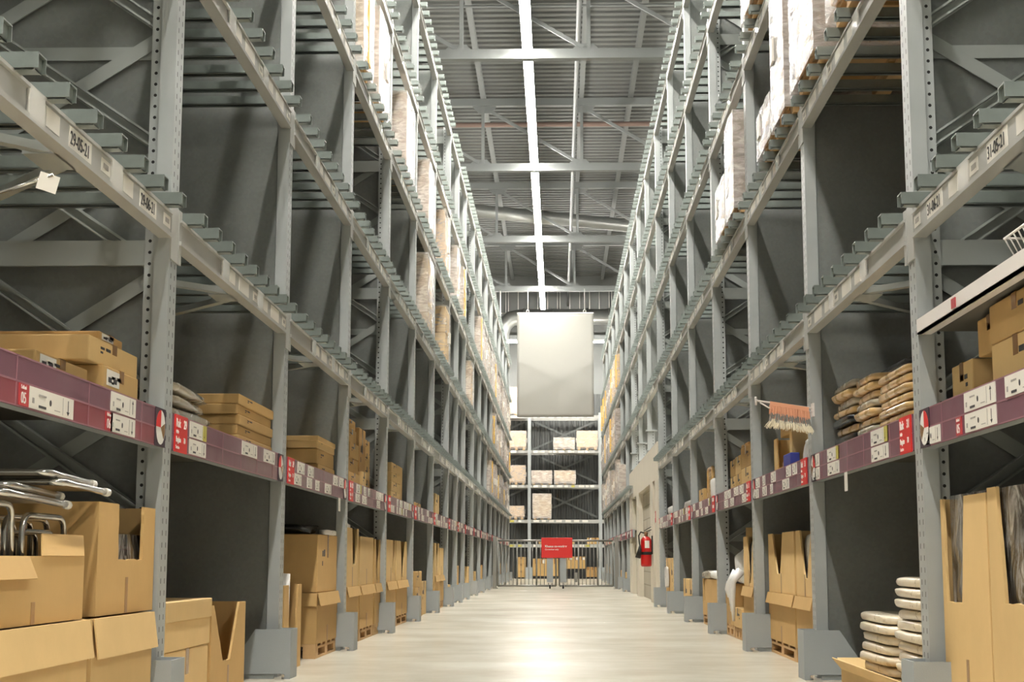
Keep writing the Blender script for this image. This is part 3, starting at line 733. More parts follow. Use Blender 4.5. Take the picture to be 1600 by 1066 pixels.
def puffy(name, label, cat, s, d0, d1, y0, y1, z0, z1, mat, seed, group=None, rz=0.0, e=0.45, nz=0.10):
    cx = s * (XF[s] + (d0 + d1) / 2)
    mb = MB().puff(0, 0, (z1 - z0) / 2, abs(d1 - d0) / 2, (y1 - y0) / 2, (z1 - z0) / 2 * 1.0, seed, e, nz)
    return tag(part(name, mb, mat, None, (cx, (y0 + y1) / 2, z0), rz), label, cat, group)

def pallet_mb(w, l, h=0.12):
    mb = MB(); t = h * 0.17
    for i in range(5):
        a = -l / 2 + (l - 0.09) * i / 4; mb.box(-w / 2, w / 2, a, a + 0.09, h - t, h)
    for x in (-w / 2, -0.045, w / 2 - 0.09):
        mb.box(x, x + 0.09, -l / 2, l / 2, h - 2 * t, h - t)
        for y in (-l / 2, -0.06, l / 2 - 0.12): mb.box(x, x + 0.09, y, y + 0.12, t, h - 2 * t)
        mb.box(x, x + 0.09, -l / 2, l / 2, 0, t)
    return mb
def wrap_mb(w, l, h, seed):
    mb = MB(); r = random.Random(seed); n = 5
    def face(p, u, v):
        b = len(mb.v)
        for j in range(n + 1):
            for i in range(n + 1):
                q = Vector(p) + Vector(u) * i / n + Vector(v) * j / n
                nn = Vector(u).cross(Vector(v)).normalized()
                k = 0 if i in (0, n) or j in (0,) else r.uniform(0, 0.012)
                mb.v.append(tuple(q + nn * k))
        for j in range(n):
            for i in range(n):
                a = b + j * (n + 1) + i; mb.f.append((a, a + 1, a + n + 2, a + n + 1)); mb.m.append(0); mb.sm.append(True)
    x, y = w / 2 + 0.006, l / 2 + 0.006
    face((-x, -y, 0), (2 * x, 0, 0), (0, 0, h)); face((x, -y, 0), (0, 2 * y, 0), (0, 0, h)); face((x, y, 0), (-2 * x, 0, 0), (0, 0, h)); face((-x, y, 0), (0, -2 * y, 0), (0, 0, h))
    face((-x, -y, h), (2 * x, 0, 0), (0, 2 * y, 0))
    return mb
def load(label, cx, cy, z0, w, l, h, style, seed, group=None, tiers=None):
    """wrapped pallet load, one thing: pallet, cartons, film, straps"""
    r = random.Random(seed); t = thing('pallet_load', label, 'pallet load', (cx, cy, z0), 0, group)
    part('pallet', pallet_mb(w - 0.10, l - 0.02), 'wood', t)
    hh = h - 0.125; nt = tiers or max(1, round(hh / 0.45)); mat = {'orange': 'card'}.get(style, r.choice(('loadcard', 'cardlt', 'loadcard')))
    for i in range(nt):
        a = 0.122 + hh * i / nt; b = 0.122 + hh * (i + 1) / nt - 0.004; q = r.uniform(0, 0.012)
        if l > 0.7 and style not in ('white',):
            for yy in (-1, 1): part('carton', MB().box(-w / 2 + 0.01 + q, w / 2 - 0.01 - q, yy * 0.003, yy * (l / 2 - 0.01 - q), a, b), mat, t, bevel=0.006)
        else: part('carton', MB().box(-w / 2 + 0.01 + q, w / 2 - 0.01 - q, -l / 2 + 0.01 + q, l / 2 - 0.01 - q, a, b), mat, t, bevel=0.006)
    part('film_wrap', wrap_mb(w, l, h - 0.02, seed), {'white': 'filmw', 'film': 'film', 'yellow': 'film', 'brown': 'filmlt', 'orange': 'filmlt', 'bare': 'filmlt'}[style], t, (0, 0, 0.03))
    if style in ('yellow', 'orange'):
        part('yellow_band', MB().box(-w / 2 - 0.02, w / 2 + 0.02, -0.10, 0.06, 0.122, h + 0.012), 'yellowstrap', t)
    if r.random() < 0.5 or style == 'brown':
        part('delivery_note', MB().box(-w / 2 - 0.022, w / 2 + 0.022, l * 0.12, l * 0.12 + 0.12, h * 0.45, h * 0.45 + 0.16), 'label', t)
    return t
TIER = ['first', 'second', 'third', 'fourth', 'fifth']
def bay_of(s, y):
    for k, (t, yf, L) in enumerate(BAYS[s]):
        if y < yf: return k
    return len(BAYS[s]) - 1
LCOUNT = {}
STY = {'white': 'white film-wrapped pallet load', 'film': 'film-wrapped pallet load of cartons', 'yellow': 'yellow-banded wrapped pallet load', 'brown': 'brown carton pallet load', 'orange': 'brown yellow-banded pallet load', 'bare': 'plain brown carton pallet load'}
def rload(s, tier, y0, y1, top, style, d0=None, seed=None):
    d0 = (-0.03 if s < 0 else -0.08) if d0 is None else d0
    k = bay_of(s, (y0 + y1) / 2); key = (s, tier, k); LCOUNT[key] = LCOUNT.get(key, 0) + 1; n = LCOUNT[key]
    z = DECK[tier]; lab = f'{STY[style]}, {TIER[tier]} beam tier, {ORD[k]} bay along the {SIDE[s]}, {("nearest", "next", "farther", "last")[n - 1]} there'
    w = 1.08; cx = s * (XF[s] + d0 + w / 2)
    return load(lab, cx, (y0 + y1) / 2, z + 0.001, w, y1 - y0, top - z, style, seed or int(y0 * 37 + tier * 11), f'pallet loads up on the {SIDE[s]} rack')

# ------------------------------------------------------------------ upper pallet loads
for a in [(-1, 2, 12.40, 13.12, 5.76, 'yellow'), (-1, 2, 13.50, 14.40, 5.74, 'film'), (-1, 2, 16.08, 17.05, 5.74, 'film'), (-1, 2, 18.95, 19.9, 5.74, 'film'), (-1, 2, 21.82, 22.8, 5.76, 'brown'),
          (-1, 2, 24.45, 25.25, 5.76, 'film'), (-1, 2, 26.15, 27.0, 5.74, 'yellow'), (-1, 1, 18.95, 19.9, 4.53, 'film'), (-1, 1, 22.25, 23.05, 4.40, 'brown'), (-1, 1, 28.62, 29.6, 4.40, 'film'),
          (1, 1, 8.35, 9.22, 4.53, 'white'), (1, 1, 9.46, 10.06, 4.53, 'white'), (1, 1, 10.12, 10.82, 3.84, 'white'), (1, 1, 7.2, 7.95, 4.3, 'brown'),
          (1, 1, 12.28, 12.92, 4.36, 'white'), (1, 1, 12.98, 13.75, 4.0, 'white'), (1, 2, 10.75, 11.6, 5.7, 'white')]:
    rload(*a)
rs = random.Random(5)
def fill(s, tier, ya, yb, h0, h1, styles, p=0.9):
    for k, (t, yf, L) in enumerate(BAYS[s]):
        y = yf - L + 0.03
        for j in range(3 if L > 2.5 else 2):
            if y >= ya and y + 0.8 <= yb and rs.random() < p: rload(s, tier, y, y + rs.uniform(0.74, 0.80), DECK[tier] + rs.uniform(h0, h1), rs.choice(styles))
            y += 0.865
fill(-1, 2, 31.6, 52.8, 0.93, 1.03, ['film', 'film', 'brown', 'film', 'white', 'yellow'])
fill(-1, 1, 38.6, 52.8, 0.75, 1.02, ['brown', 'brown', 'film', 'orange', 'white'])
fill(-1, 0, 36.3, 52.8, 0.55, 0.95, ['brown', 'film', 'white', 'film', 'yellow'])
fill(1, 2, 37.3, 51.5, 0.9, 1.03, ['film', 'white', 'orange', 'brown'])
fill(1, 1, 37.3, 51.5, 0.93, 1.03, ['orange', 'brown', 'film', 'white'])
fill(1, 0, 36.2, 51.5, 0.6, 1.0, ['white', 'film', 'brown', 'film'])

# loads on the far end rack
def eload(lab, x0, x1, tier, h, style, seed):
    z = (LEV[tier] + 0.12) if tier >= 0 else PB + 0.11
    load(lab, (x0 + x1) / 2, YE + 0.45, z + 0.001, x1 - x0, 0.8, h, style, seed, 'pallet loads on the far end rack')
eload('low film-wrapped pallet on the far rack, fourth shelf up, left of a taller brown load', -0.16, 0.63, 2, 0.46, 'film', 3)
eload('brown carton pallet on the far rack beside the right upright, just under the banner', 0.70, 1.50, 2, 0.72, 'brown', 4)
eload('brown pallet load in the far rack bay at left, just under the banner', -1.92, -1.18, 2, 0.72, 'brown', 5)
eload('low wrapped pallet on the far rack, second tier, against the left upright', -1.0, -0.22, 1, 0.52, 'film', 6)
eload('low wrapped pallet on the far rack, second tier, middle of the bay', -0.14, 0.66, 1, 0.52, 'film', 7)
eload('brown pallet load in the left far rack bay, second tier', -1.92, -1.2, 1, 0.72, 'brown', 8)
eload('tall white-wrapped pallet on the far rack, lowest tier, against the left upright', -0.95, -0.25, 0, 0.95, 'film', 9)
eload('brown pallet load in the left far rack bay, lowest tier', -1.9, -1.25, 0, 0.5, 'brown', 10)
eload('tall pale carton pallet on top of the far rack, left of the banner', -2.0, -1.15, 3, 1.05, 'film', 12)
def ecarton(lab, x0, x1, z0, z1, mat, grp, y=None):
    y = YE + 0.1 if y is None else y
    t = thing('cardboard_carton', lab, 'box', ((x0 + x1) / 2, y + 0.3, z0), 0, grp); w = x1 - x0
    part('body', MB().box(-w / 2, w / 2, -0.3, 0.3, 0, z1 - z0), mat, t)
    part('tape', MB().box(-0.03, 0.03, -0.302, 0.302, z1 - z0, z1 - z0 + 0.002).box(-0.03, 0.03, -0.302, -0.3, (z1 - z0) * 0.7, z1 - z0), 'tape', t)
    if RN.random() < 0.5: part('sticker', MB().box(w * 0.05, w * 0.05 + min(0.12, w * 0.4), -0.303, -0.3, (z1 - z0) * 0.72, (z1 - z0) * 0.92), 'label', t)
zS = PB + 0.1205
ecarton('small brown carton on the low shelf of the far rack, left of the red sign', -0.72, -0.55, zS, zS + 0.11, 'card', None)
ecarton('small pale carton on the low shelf of the far rack, touching a brown one', -0.53, -0.38, zS, zS + 0.11, 'cardlt', None)
ecarton('flat pale carton on the low shelf of the far rack, above the red sign', 0.2, 0.62, zS, zS + 0.11, 'cardlt', None)
ecarton('pale carton on the low shelf of the far rack, second from the right upright', 1.08, 1.24, zS, zS + 0.23, 'cardlt', None)
ecarton('brown carton on the low shelf of the far rack by the right upright', 1.25, 1.52, zS, zS + 0.23, 'card', None)
for i in range(8):
    x = -0.94 + 0.235 * i
    if i < 4: ecarton(f'tall brown carton on the floor under the far rack, {ORD[i]} from its left upright', x, x + 0.23, 0.1, 0.74, 'card', 'tall floor cartons at the far end')
    else: ecarton(f'brown carton on a dark crate under the far rack, {ORD[i - 4]} from its left', x + 0.06, x + 0.29, 0.37, 0.82, 'card', 'raised cartons at the far end')
def crate(x0, x1, z1, lab, y=None):
    tag(part('dark_crate', MB().box(x0, x1, YE + 0.1, YE + 0.75, 0, z1), 'black', None), lab, 'crate')
crate(-0.95, 0.0, 0.098, 'low black pallet under the tall cartons at the far end'); crate(0.05, 1.0, 0.368, 'dark crate under the raised cartons at the far end')
for i in range(3): ecarton(f'low brown carton near the right upright of the far rack, {ORD[i]} of three', 1.02 + 0.17 * i, 1.18 + 0.17 * i, 0.07, 0.43, 'carddk', 'low floor cartons at the far end')
crate(1.0, 1.55, 0.068, 'low black pallet under the low cartons at the far right')
for i in range(3): ecarton(f'brown carton stacked in the left bay of the far rack, {("bottom", "middle", "top")[i]} one', -1.55, -1.2, 0.05 + 0.25 * i, 0.05 + 0.25 * i + 0.245, 'card', 'stacked cartons in the far left bay')
crate(-1.6, -1.15, 0.048, 'low black pallet under the carton stack in the far left bay')
tag(part('bollard', MB().box(-0.05, 0.05, -0.05, 0.05, 0, 0.3), 'gate', None, (0.55, 48.5, 0)), 'short grey post on the floor beyond the gate', 'bollard')

# ------------------------------------------------------------------ banner
t = thing('banner', 'large blank off-white banner hanging over the far end of the aisle', 'banner', (-0.075, 50.6, 0))
def cloth():
    mb = MB(); n, m = 26, 30; w, z0, z1 = 1.275, 5.38, 8.87
    for j in range(m + 1):
        for i in range(n + 1):
            u, v = i / n, j / m
            mb.v.append((-w + 2 * w * u, 0.012 * math.sin(6 * u + 3 * v) + 0.008 * math.sin(17 * u - 9 * v) * (1 - v) + 0.02 * math.sin(2.5 * v), z0 + (z1 - z0) * v))
    for j in range(m):
        for i in range(n):
            a = j * (n + 1) + i; mb.f.append((a, a + 1, a + n + 2, a + n + 1)); mb.m.append(0); mb.sm.append(True)
    return mb
o = part('cloth', cloth(), 'banner', t); sm = o.modifiers.new('thick', 'SOLIDIFY'); sm.thickness = 0.004
part('top_rail', MB().box(-1.28, 1.28, 0.005, 0.03, 8.86, 8.89), 'white', t)
for x in (-0.92, 0.98): part('hanging_wire', MB().tube([(x, 0.015, 8.98), (x, 0.015, 9.7)], 0.006, 5).tube([(x + 0.045 * math.cos(a * math.pi / 6), 0.015, 8.935 + 0.045 * math.sin(a * math.pi / 6)) for a in range(13)], 0.008, 5, caps=False), 'white', t)
tag(part('hanging_rod', MB().tube([(-1.93, 51.0, 7.55), (-1.93, 51.0, 9.7)], 0.022, 6), 'white'), 'thin white rod hanging from the roof left of the banner', 'rod')

# ------------------------------------------------------------------ gate with its sign
YG = 37.6
def gate_leaf(label, x0, x1, post):
    t = thing('gate', label, 'gate', (x0, YG, 0), 0, 'gate leaves'); L = x1 - x0
    part('top_rail', MB().tube([(0, 0, 1.155), (L, 0, 1.155)], 0.026, 8), 'gate', t)
    part('bottom_rail', MB().tube([(0, 0, 0.07), (L, 0, 0.07)], 0.024, 8), 'gate', t)
    n = round(L / 0.094)
    for i in range(n + 1):
        wide = i % 5 == 0 or i == n
        part('bar', lambda: MB().tube([(0, 0, 0.07), (0, 0, 1.155)], 0.024 if wide else 0.0095, 6), 'gate', t, (L * i / n, 0, 0), key=('gbar', wide))
    p = part('post', MB().box(post - 0.075, post + 0.075, -0.07, -0.03, 0.16, 1.1), 'guard', t)
    part('caster', MB().tube([(post - 0.05, -0.05, 0.045), (post + 0.05, -0.05, 0.045)] if False else [(post - 0.02, -0.05, 0.046), (post + 0.02, -0.05, 0.046)], 0.045, 12).box(post - 0.075, post + 0.075, -0.08, -0.02, 0.135, 0.16, 1).box(post - 0.035, post - 0.023, -0.065, -0.035, 0.04, 0.14, 1).box(post + 0.023, post + 0.035, -0.065, -0.035, 0.04, 0.14, 1), ('rubber', 'chrome'), t)
    return t
gate_leaf('left leaf of the grey barred steel gate across the aisle', -1.47, -0.055, 1.27)
gate_leaf('right leaf of the grey barred steel gate across the aisle', 0.03, 1.33, 0.09)
for x, sd in ((-1.54, 'left'), (1.42, 'right')):
    t = thing('gate_post', f'grey hinge post holding the {sd} end of the barred gate', 'post', (x, YG, 0), 0, 'gate posts')
    part('post', MB().box(-0.045, 0.045, -0.045, 0.045, 0, 1.24), 'gate', t); part('foot_plate', MB().box(-0.08, 0.08, -0.08, 0.08, 0, 0.012), 'gate', t)
t = thing('sign', 'red staff-only sign with white lettering fixed across the middle of the gate', 'sign', (-0.03, YG - 0.085, 0.74))
part('panel', MB().box(-0.375, 0.375, -0.006, 0.006, 0, 0.485), 'red', t, bevel=0.003)
text('Khusus co-worker', 0.072, 'white', t, (-0.29, -0.0075, 0.255), wide=0.98, bold=0.002); text('Co-worker only', 0.05, 'white', t, (-0.29, -0.0075, 0.185), wide=1.0, bold=0.0006)

# ------------------------------------------------------------------ fire extinguisher and small sign on the concrete wall
t = thing('fire_extinguisher', 'red fire extinguisher hung on the pale concrete wall at right', 'fire extinguisher', (1.44, 25.35, 0.585), 0.15)
part('cylinder', MB().lathe([(0.0, 0), (0.075, 0.0), (0.088, 0.02), (0.09, 0.05), (0.09, 0.40), (0.084, 0.44), (0.06, 0.475), (0.03, 0.49), (0.0, 0.49)], 24), 'ext', t)
part('strap', MB().lathe([(0.0915, 0.19), (0.0935, 0.195), (0.0935, 0.235), (0.0915, 0.24)], 24), 'rubber', t)
part('valve', MB().lathe([(0.028, 0.49), (0.028, 0.53), (0.036, 0.535), (0.036, 0.56), (0.0, 0.565)], 14), 'brass', t)
part('handle', MB().bar((-0.03, 0, 0.555), (0.09, 0, 0.60), 0.022, 0.012).bar((-0.03, 0, 0.58), (0.085, 0, 0.645), 0.022, 0.01), 'rubber', t)
part('hose', MB().tube([(-0.03, 0, 0.545), (-0.09, -0.01, 0.56), (-0.125, -0.02, 0.5), (-0.12, -0.03, 0.40), (-0.11, -0.04, 0.33)], 0.012, 8), 'rubber', t)
part('horn', MB().tube([(-0.11, -0.04, 0.34), (-0.115, -0.045, 0.28), (-0.15, -0.05, 0.14)], [0.016, 0.03, 0.045], 12), 'rubber', t)
part('instruction_label', MB().prism([(0.0912 * math.sin(a * 0.11), -0.0912 * math.cos(a * 0.11)) for a in range(-4, 5)] + [(0.089 * math.sin(a * 0.11), -0.089 * math.cos(a * 0.11)) for a in range(4, -5, -1)], 'z', 0.30, 0.42), 'label', t)
part('wall_bracket', MB().box(0.088, 0.108, -0.03, 0.03, 0.2, 0.5), 'rubber', t, rz=-0.15)
t = thing('safety_notice', 'small red notice on the concrete pier above the fire extinguisher', 'notice', (1.546, 24.52, 0))
part('plate', MB().box(-0.004, 0.003, -0.06, 0.06, 1.28, 1.46), 'redtab', t); part('symbol', MB().box(-0.0055, -0.004, -0.03, 0.03, 1.35, 1.43), 'white', t)

# ------------------------------------------------------------------ stock near the camera, left rack
ZB = PT - 0.0115       # top of the shelf board
Lf, Rt = -1, 1
# floor of the first bay
bin_carton('brown lower carton with its rim flap folded out, under the carton of steel chairs', Lf, -0.02, 0.6, 4.36, 5.40, 0.0, 0.48, collar=0.13, mat='cardlt')
bin_carton('brown lower carton with a folded rim band, under the tall notched carton', Lf, -0.02, 0.6, 5.45, 6.26, 0.0, 0.48, collar=0.14, mat='cardlt')
bin_carton('long open brown carton holding upright steel chair frames, one flap standing up', Lf, 0.0, 0.58, 4.36, 5.39, 0.484, 0.70,
           flaps=[((0.0, 0.06, 0.216), (0.0, 0.50, 0.216), (-0.03, 0.075, 0.072)), ((0, -0.5, 0.216), (0, -0.05, 0.216), (0.03, 0, -0.07))])
bin_carton('tall brown carton with a square notch torn in its front, left of the first upright', Lf, 0.015, 0.6, 5.59, 6.38, 0.484, 0.90, notch=(5.85, 5.86, 6.20, 6.21, 0.69), mat='card')
tag(part('bagged_goods', wrap_mb(0.5, 0.7, 0.29, 3), 'blackbag', None, (-1.665 - 0.305, 5.985, 0.498)), 'black plastic-wrapped goods inside the tall notched carton at left', 'bag')

def ubend(pts, r=0.05, n=5):
    """round the corners of a polyline"""
    out = [Vector(pts[0])]
    for i in range(1, len(pts) - 1):
        p = Vector(pts[i]); a = (Vector(pts[i - 1]) - p).normalized(); b = (Vector(pts[i + 1]) - p).normalized()
        p0, p1 = p + a * r, p + b * r
        for k in range(n + 1):
            t = k / n; out.append((1 - t) ** 2 * p0 + 2 * t * (1 - t) * p + t * t * p1)
    out.append(Vector(pts[-1])); return out
def chair_upright(label, d, y0, y1, z1, grp):
    x = -(1.665 + d); t = thing('folded_chair', label, 'folding chair', (x, (y0 + y1) / 2, 0.497), 0, grp); l = (y1 - y0) / 2; h = z1 - 0.497
    part('frame', MB().tube(ubend([(0, -l, 0.0), (0, -l, h), (0, l, h), (0, l, 0.0)], 0.06), 0.011, 8), 'chrome', t)
    part('inner_frame', MB().tube(ubend([(-0.022, -l + 0.045, 0.0), (-0.022, -l + 0.045, h - 0.05), (-0.022, l - 0.045, h - 0.05), (-0.022, l - 0.045, 0.0)], 0.05), 0.008, 8), 'chrome', t)
    part('seat', MB().box(-0.012, -0.004, -l + 0.03, l - 0.03, 0.0, h * 0.45), 'blackfab', t)
for i in range(6): chair_upright(f'folded chrome chair frame upright in the long carton, {ORD[i]} back in the far row', 0.065 + 0.058 * i, 4.93, 5.35, 0.832 - 0.004 * i, 'upright chair frames in the carton')
for i in range(6): chair_upright(f'folded chrome chair frame upright in the long carton, {ORD[i]} back in the near row', 0.065 + 0.058 * i, 4.42, 4.83, 0.862 - 0.004 * i, 'upright chair frames in the carton')
def chair_flat(label, d0, d1, y0, y1, z, tilt, seat, rz=0.0):
    t = thing('folded_chair', label, 'folding chair', (-(1.665 + d0), y0, z), rz, 'folded chairs lying on the chair frames'); w = d1 - d0; l = y1 - y0
    t.rotation_euler = (tilt, 0, rz)
    part('frame', MB().tube(ubend([(0, l, 0), (0, 0, 0), (-w, 0, 0), (-w, l, 0)], 0.05), 0.012, 8), 'chrome', t)
    part('seat', MB().box(-w + 0.02, -0.02, 0.03, l * 0.75, -0.006, 0.006), seat, t)
    part('end_cap', MB().tube([(0, l - 0.01, 0), (0, l + 0.03, 0)], 0.015, 8), 'cap', t); part('end_cap', MB().tube([(-w, l - 0.01, 0), (-w, l + 0.03, 0)], 0.015, 8), 'cap', t)
chair_flat('folded chrome chair lying flat, topmost of the pile above the chair carton', 0.02, 0.47, 5.02, 5.50, 0.975, -0.03, 'chrome')
chair_flat('folded chrome chair lying flat, second of the pile above the chair carton', 0.0, 0.45, 5.10, 5.56, 0.947, -0.03, 'chrome', -0.03)
chair_flat('folded chair with a clear-bagged seat, third of the pile above the chair carton', 0.03, 0.5, 4.70, 5.2, 0.919, -0.03, 'greybag', 0.02)
chair_flat('folded chair lying flat, bottom of the pile above the chair carton', 0.02, 0.5, 4.62, 5.22, 0.893, -0.03, 'greybag')
# label shelf, first bay
carton('flat carton with a white sticker under the big one on the first left shelf', Lf, 0.06, 0.62, 5.73, 6.21, ZB, 1.425, 'card', sticker=True)
carton('short brown carton against the first left upright on the label shelf', Lf, 0.13, 0.6, 6.22, 6.395, ZB, 1.42, 'card')
carton('big flat brown carton overhanging two others on the first left shelf', Lf, 0.08, 0.95, 5.60, 6.26, 1.426, 1.523, 'cardlt')
carton('thin brown carton with a sticker, topmost on the first left shelf', Lf, 0.12, 0.8, 5.86, 6.17, 1.524, 1.574, 'carddk', sticker=True)
carton('brown carton lying low behind the label beam, left end of the first left shelf', Lf, 0.1, 0.6, 5.08, 5.66, ZB, 1.395, 'card', sticker=True)
carton('brown carton at the extreme left on the first left shelf, partly out of view', Lf, 0.42, 0.95, 4.85, 5.45, 1.396, 1.60, 'card')
# second bay
carton('closed pale brown carton on the floor just past the first left upright, lower of two', Lf, 0.035, 0.7, 6.68, 7.52, 0, 0.285, 'cardlt', marks=False)
carton('pale brown carton with a lid, on top of another just past the first left upright', Lf, 0.033, 0.72, 6.67, 7.54, 0.286, 0.50, 'cardlt', lid=True, marks=False)
bin_carton('open brown carton with a deep V cut in front, on the floor at left', Lf, 0.035, 0.6, 7.58, 8.40, 0, 0.465, notch=(7.63, 7.86, 8.03, 8.24, 0.18))
for i, (a, b, z) in enumerate([(6.72, 7.85, ZB), (6.68, 7.9, 1.345), (6.75, 7.75, 1.395), (6.70, 7.8, 1.45)]):
    puffy('bagged_textile', f'clear-bagged textile bundle on the second left shelf, {ORD[i]} up in the pile', 'bag', Lf, 0.06, 0.62, a, b, z + 0.001, z + (0.04, 0.048, 0.052, 0.055)[i], ('plasticw', 'greybag', 'greybag', 'greybag')[i], 20 + i, 'bagged textiles on the second left shelf', nz=0.16)
for i in range(5):
    carton(f'flat carton in the pile of five by the second left upright, {ORD[i]} from bottom', Lf, 0.055 + 0.01 * (i % 2), 0.62, 8.18 + 0.012 * ((i * 7) % 3), 9.165 + 0.012 * ((i * 5) % 3), ZB + 0.0555 * i, ZB + 0.0555 * i + 0.0545, 'card', group='flat cartons on the second left shelf', tape=False)
# third bay
bin_carton('small open carton with a white roll, just past the second left upright', Lf, 0.03, 0.42, 9.55, 10.2, 0, 0.53, notch=(9.72, 9.75, 10.04, 10.06, 0.22), mat='card')
tag(part('paper_roll', MB().tube([(0, 0, 0), (0.0, 0.03, 0.58)], 0.08, 14), 'plasticw', None, (-1.80, 9.86, 0.02)), 'white roll standing in the small open carton', 'roll')
def fpallet(label, s, d0, d1, y0, y1, h=0.1):
    return tag(part('pallet', pallet_mb(d1 - d0, y1 - y0, h), 'wood', None, (s * (XF[s] + (d0 + d1) / 2), (y0 + y1) / 2, 0)), label, 'pallet', 'wooden pallets on the floor')
fpallet('wooden pallet under the big double carton at left', Lf, 0.04, 1.1, 10.9, 11.9)
bin_carton('big brown carton with rim flaps folded down, lower of the double carton at left', Lf, 0.035, 1.1, 10.9, 11.9, 0.101, 0.455, collar=0.09)
carton('big closed brown carton, upper of the double carton at left', Lf, 0.04, 1.08, 10.93, 11.87, 0.457, 0.87, 'card')
puffy('plastic_bag', 'black plastic sheet bundle on top of the big double carton', 'bag', Lf, 0.1, 1.0, 10.96, 11.84, 0.871, 0.95, 'black', 8, nz=0.2)
puffy('folded_cloth', 'folded white cloth at the aisle edge on the big double carton', 'cloth', Lf, 0.03, 0.1, 11.25, 11.85, 0.871, 0.91, 'plasticw', 9, nz=0.1)
carton('flat brown carton, bottom of the lidded pile on the third left shelf', Lf, 0.085, 0.8, 11.15, 11.98, ZB, 1.385, 'card', tape=False)
carton('brown carton, middle of the lidded pile on the third left shelf', Lf, 0.09, 0.8, 11.12, 11.95, 1.386, 1.495, 'card', tape=False)
carton('brown carton with a lid, top of the pile on the third left shelf', Lf, 0.085, 0.82, 11.10, 11.95, 1.496, 1.582, 'cardlt', lid=True)
carton('very flat carton lying along the label beam on the third left shelf', Lf, 0.06, 0.4, 9.75, 10.95, ZB, 1.335, 'card', tape=False)
# fourth bay
def two_tier(s, y0, y1, zt, short, label, notch=None, d0=0.035, d1=0.9, grp=None, low='cardlt', zm=0.47, pal=True):
    if pal: fpallet(f'wooden pallet under the {short}', s, d0 + 0.005, d1 - 0.05, y0, y1)
    z0 = 0.101 if pal else 0.0
    bin_carton(f'lower rim-flapped carton of the {short}', s, d0, d1 - 0.03, y0 + 0.005, y1 - 0.005, z0, zm, collar=0.08, group=grp, mat='card')
    bin_carton(label, s, d0 + 0.005, d1 - 0.04, y0 + 0.012, y1 - 0.012, zm + 0.002, zt, notch=notch, mat=low, group=grp)
two_tier(Lf, 12.40, 13.17, 0.95, 'paper-topped bin past the third left upright', 'brown bin carton with paper on top, just past the third left upright', (12.75, 12.8, 13.0, 13.05, 0.65))
puffy('crumpled_paper', 'crumpled white paper sticking out of the carton past the third left upright', 'paper', Lf, 0.06, 0.3, 12.5, 13.0, 0.90, 1.0, 'plasticw', 4, nz=0.3)
two_tier(Lf, 13.25, 14.22, 0.89, 'wide plain bin in the fourth left bay', 'wide plain brown bin carton in the middle of the fourth left bay')
two_tier(Lf, 14.30, 14.79, 0.88, 'narrow notched bin by the fourth left upright', 'narrow notched bin carton left of the fourth left upright', (14.42, 14.5, 14.62, 14.7, 0.5), low='card')
for i, (a, b, z0, z1, dd) in enumerate([(12.7, 13.4, ZB, 1.42, 0.07), (12.68, 13.35, 1.421, 1.54, 0.08), (12.72, 13.3, 1.541, 1.67, 0.07), (12.70, 13.25, 1.671, 1.79, 0.085), (12.72, 13.2, 1.791, 1.87, 0.09)]):
    carton(f'brown carton in the tall pile past the third left upright on the shelf, {ORD[i]} up', Lf, dd, 0.6, a, b, z0, z1, 'card', group='carton pile on the fourth left shelf')
carton('tall brown carton standing between two piles on the fourth left shelf', Lf, 0.12, 0.7, 13.72, 14.15, ZB, 1.87, 'carddk')
for i in range(4): carton(f'brown carton piled beside the fourth left upright on the shelf, {ORD[i]} up', Lf, 0.13, 0.6, 14.17, 14.62 - 0.02 * i, ZB + 0.125 * i, ZB + 0.125 * i + 0.124, 'card', group='carton pile by the fourth left upright')
carton('small brown carton in front of the tall one on the fourth left shelf', Lf, 0.053, 0.11, 13.45, 13.7, ZB, 1.46, 'cardlt')
# fifth bay
two_tier(Lf, 15.30, 16.18, 0.89, 'bin just past the fourth left upright', 'brown bin carton past the fourth left upright', (15.9, 15.93, 16.05, 16.1, 0.55))
two_tier(Lf, 16.24, 17.4, 0.89, 'wide V-cut bin in the fifth left bay', 'wide brown bin carton with a V cut in the fifth left bay', (16.7, 16.85, 17.0, 17.15, 0.5))
for i in range(4): carton(f'brown carton in the pile of four on the fifth left shelf, {ORD[i]} up', Lf, 0.07, 0.6, 15.98, 16.85, ZB + 0.1 * i, ZB + 0.1 * i + 0.099, 'cardlt', group='carton pile on the fifth left shelf')
tag(part('cardboard_sheet', MB().box(-0.006, 0.006, -0.25, 0.25, 0, 0.42), 'cardlt', None, (-1.78, 17.2, ZB)), 'thin cardboard sheet standing beside the pile of four on the left shelf', 'cardboard')
# sixth and seventh bays
fpallet('wooden pallet under the low cartons in the sixth left bay', Lf, 0.03, 0.9, 18.3, 19.3)
carton('brown carton on a pallet below the white bag, sixth left bay', Lf, 0.03, 0.7, 18.35, 19.25, 0.101, 0.36, 'card')
carton('brown carton stacked on another below the white bag, sixth left bay', Lf, 0.03, 0.7, 18.4, 19.2, 0.361, 0.55, 'card')
puffy('plastic_bag', 'tall white plastic bag standing on cartons in the sixth left bay', 'bag', Lf, 0.05, 0.4, 18.0, 18.45, 0.56, 0.95, 'plasticw', 6, nz=0.2)
carton('brown carton at the far side of the sixth left bay floor', Lf, 0.05, 0.7, 19.4, 20.1, 0.0, 0.42, 'cardlt')
carton('brown carton on the sixth left shelf near its far upright', Lf, 0.06, 0.5, 18.6, 19.3, ZB, 1.38, 'card')
two_tier(Lf, 21.3, 22.1, 0.92, 'nearer tall bin in the seventh left bay', 'tall bin carton in the seventh left bay, nearer one', (21.6, 21.65, 21.8, 21.85, 0.6))
two_tier(Lf, 22.15, 22.95, 0.86, 'farther tall bin in the seventh left bay', 'tall bin carton in the seventh left bay, farther one')
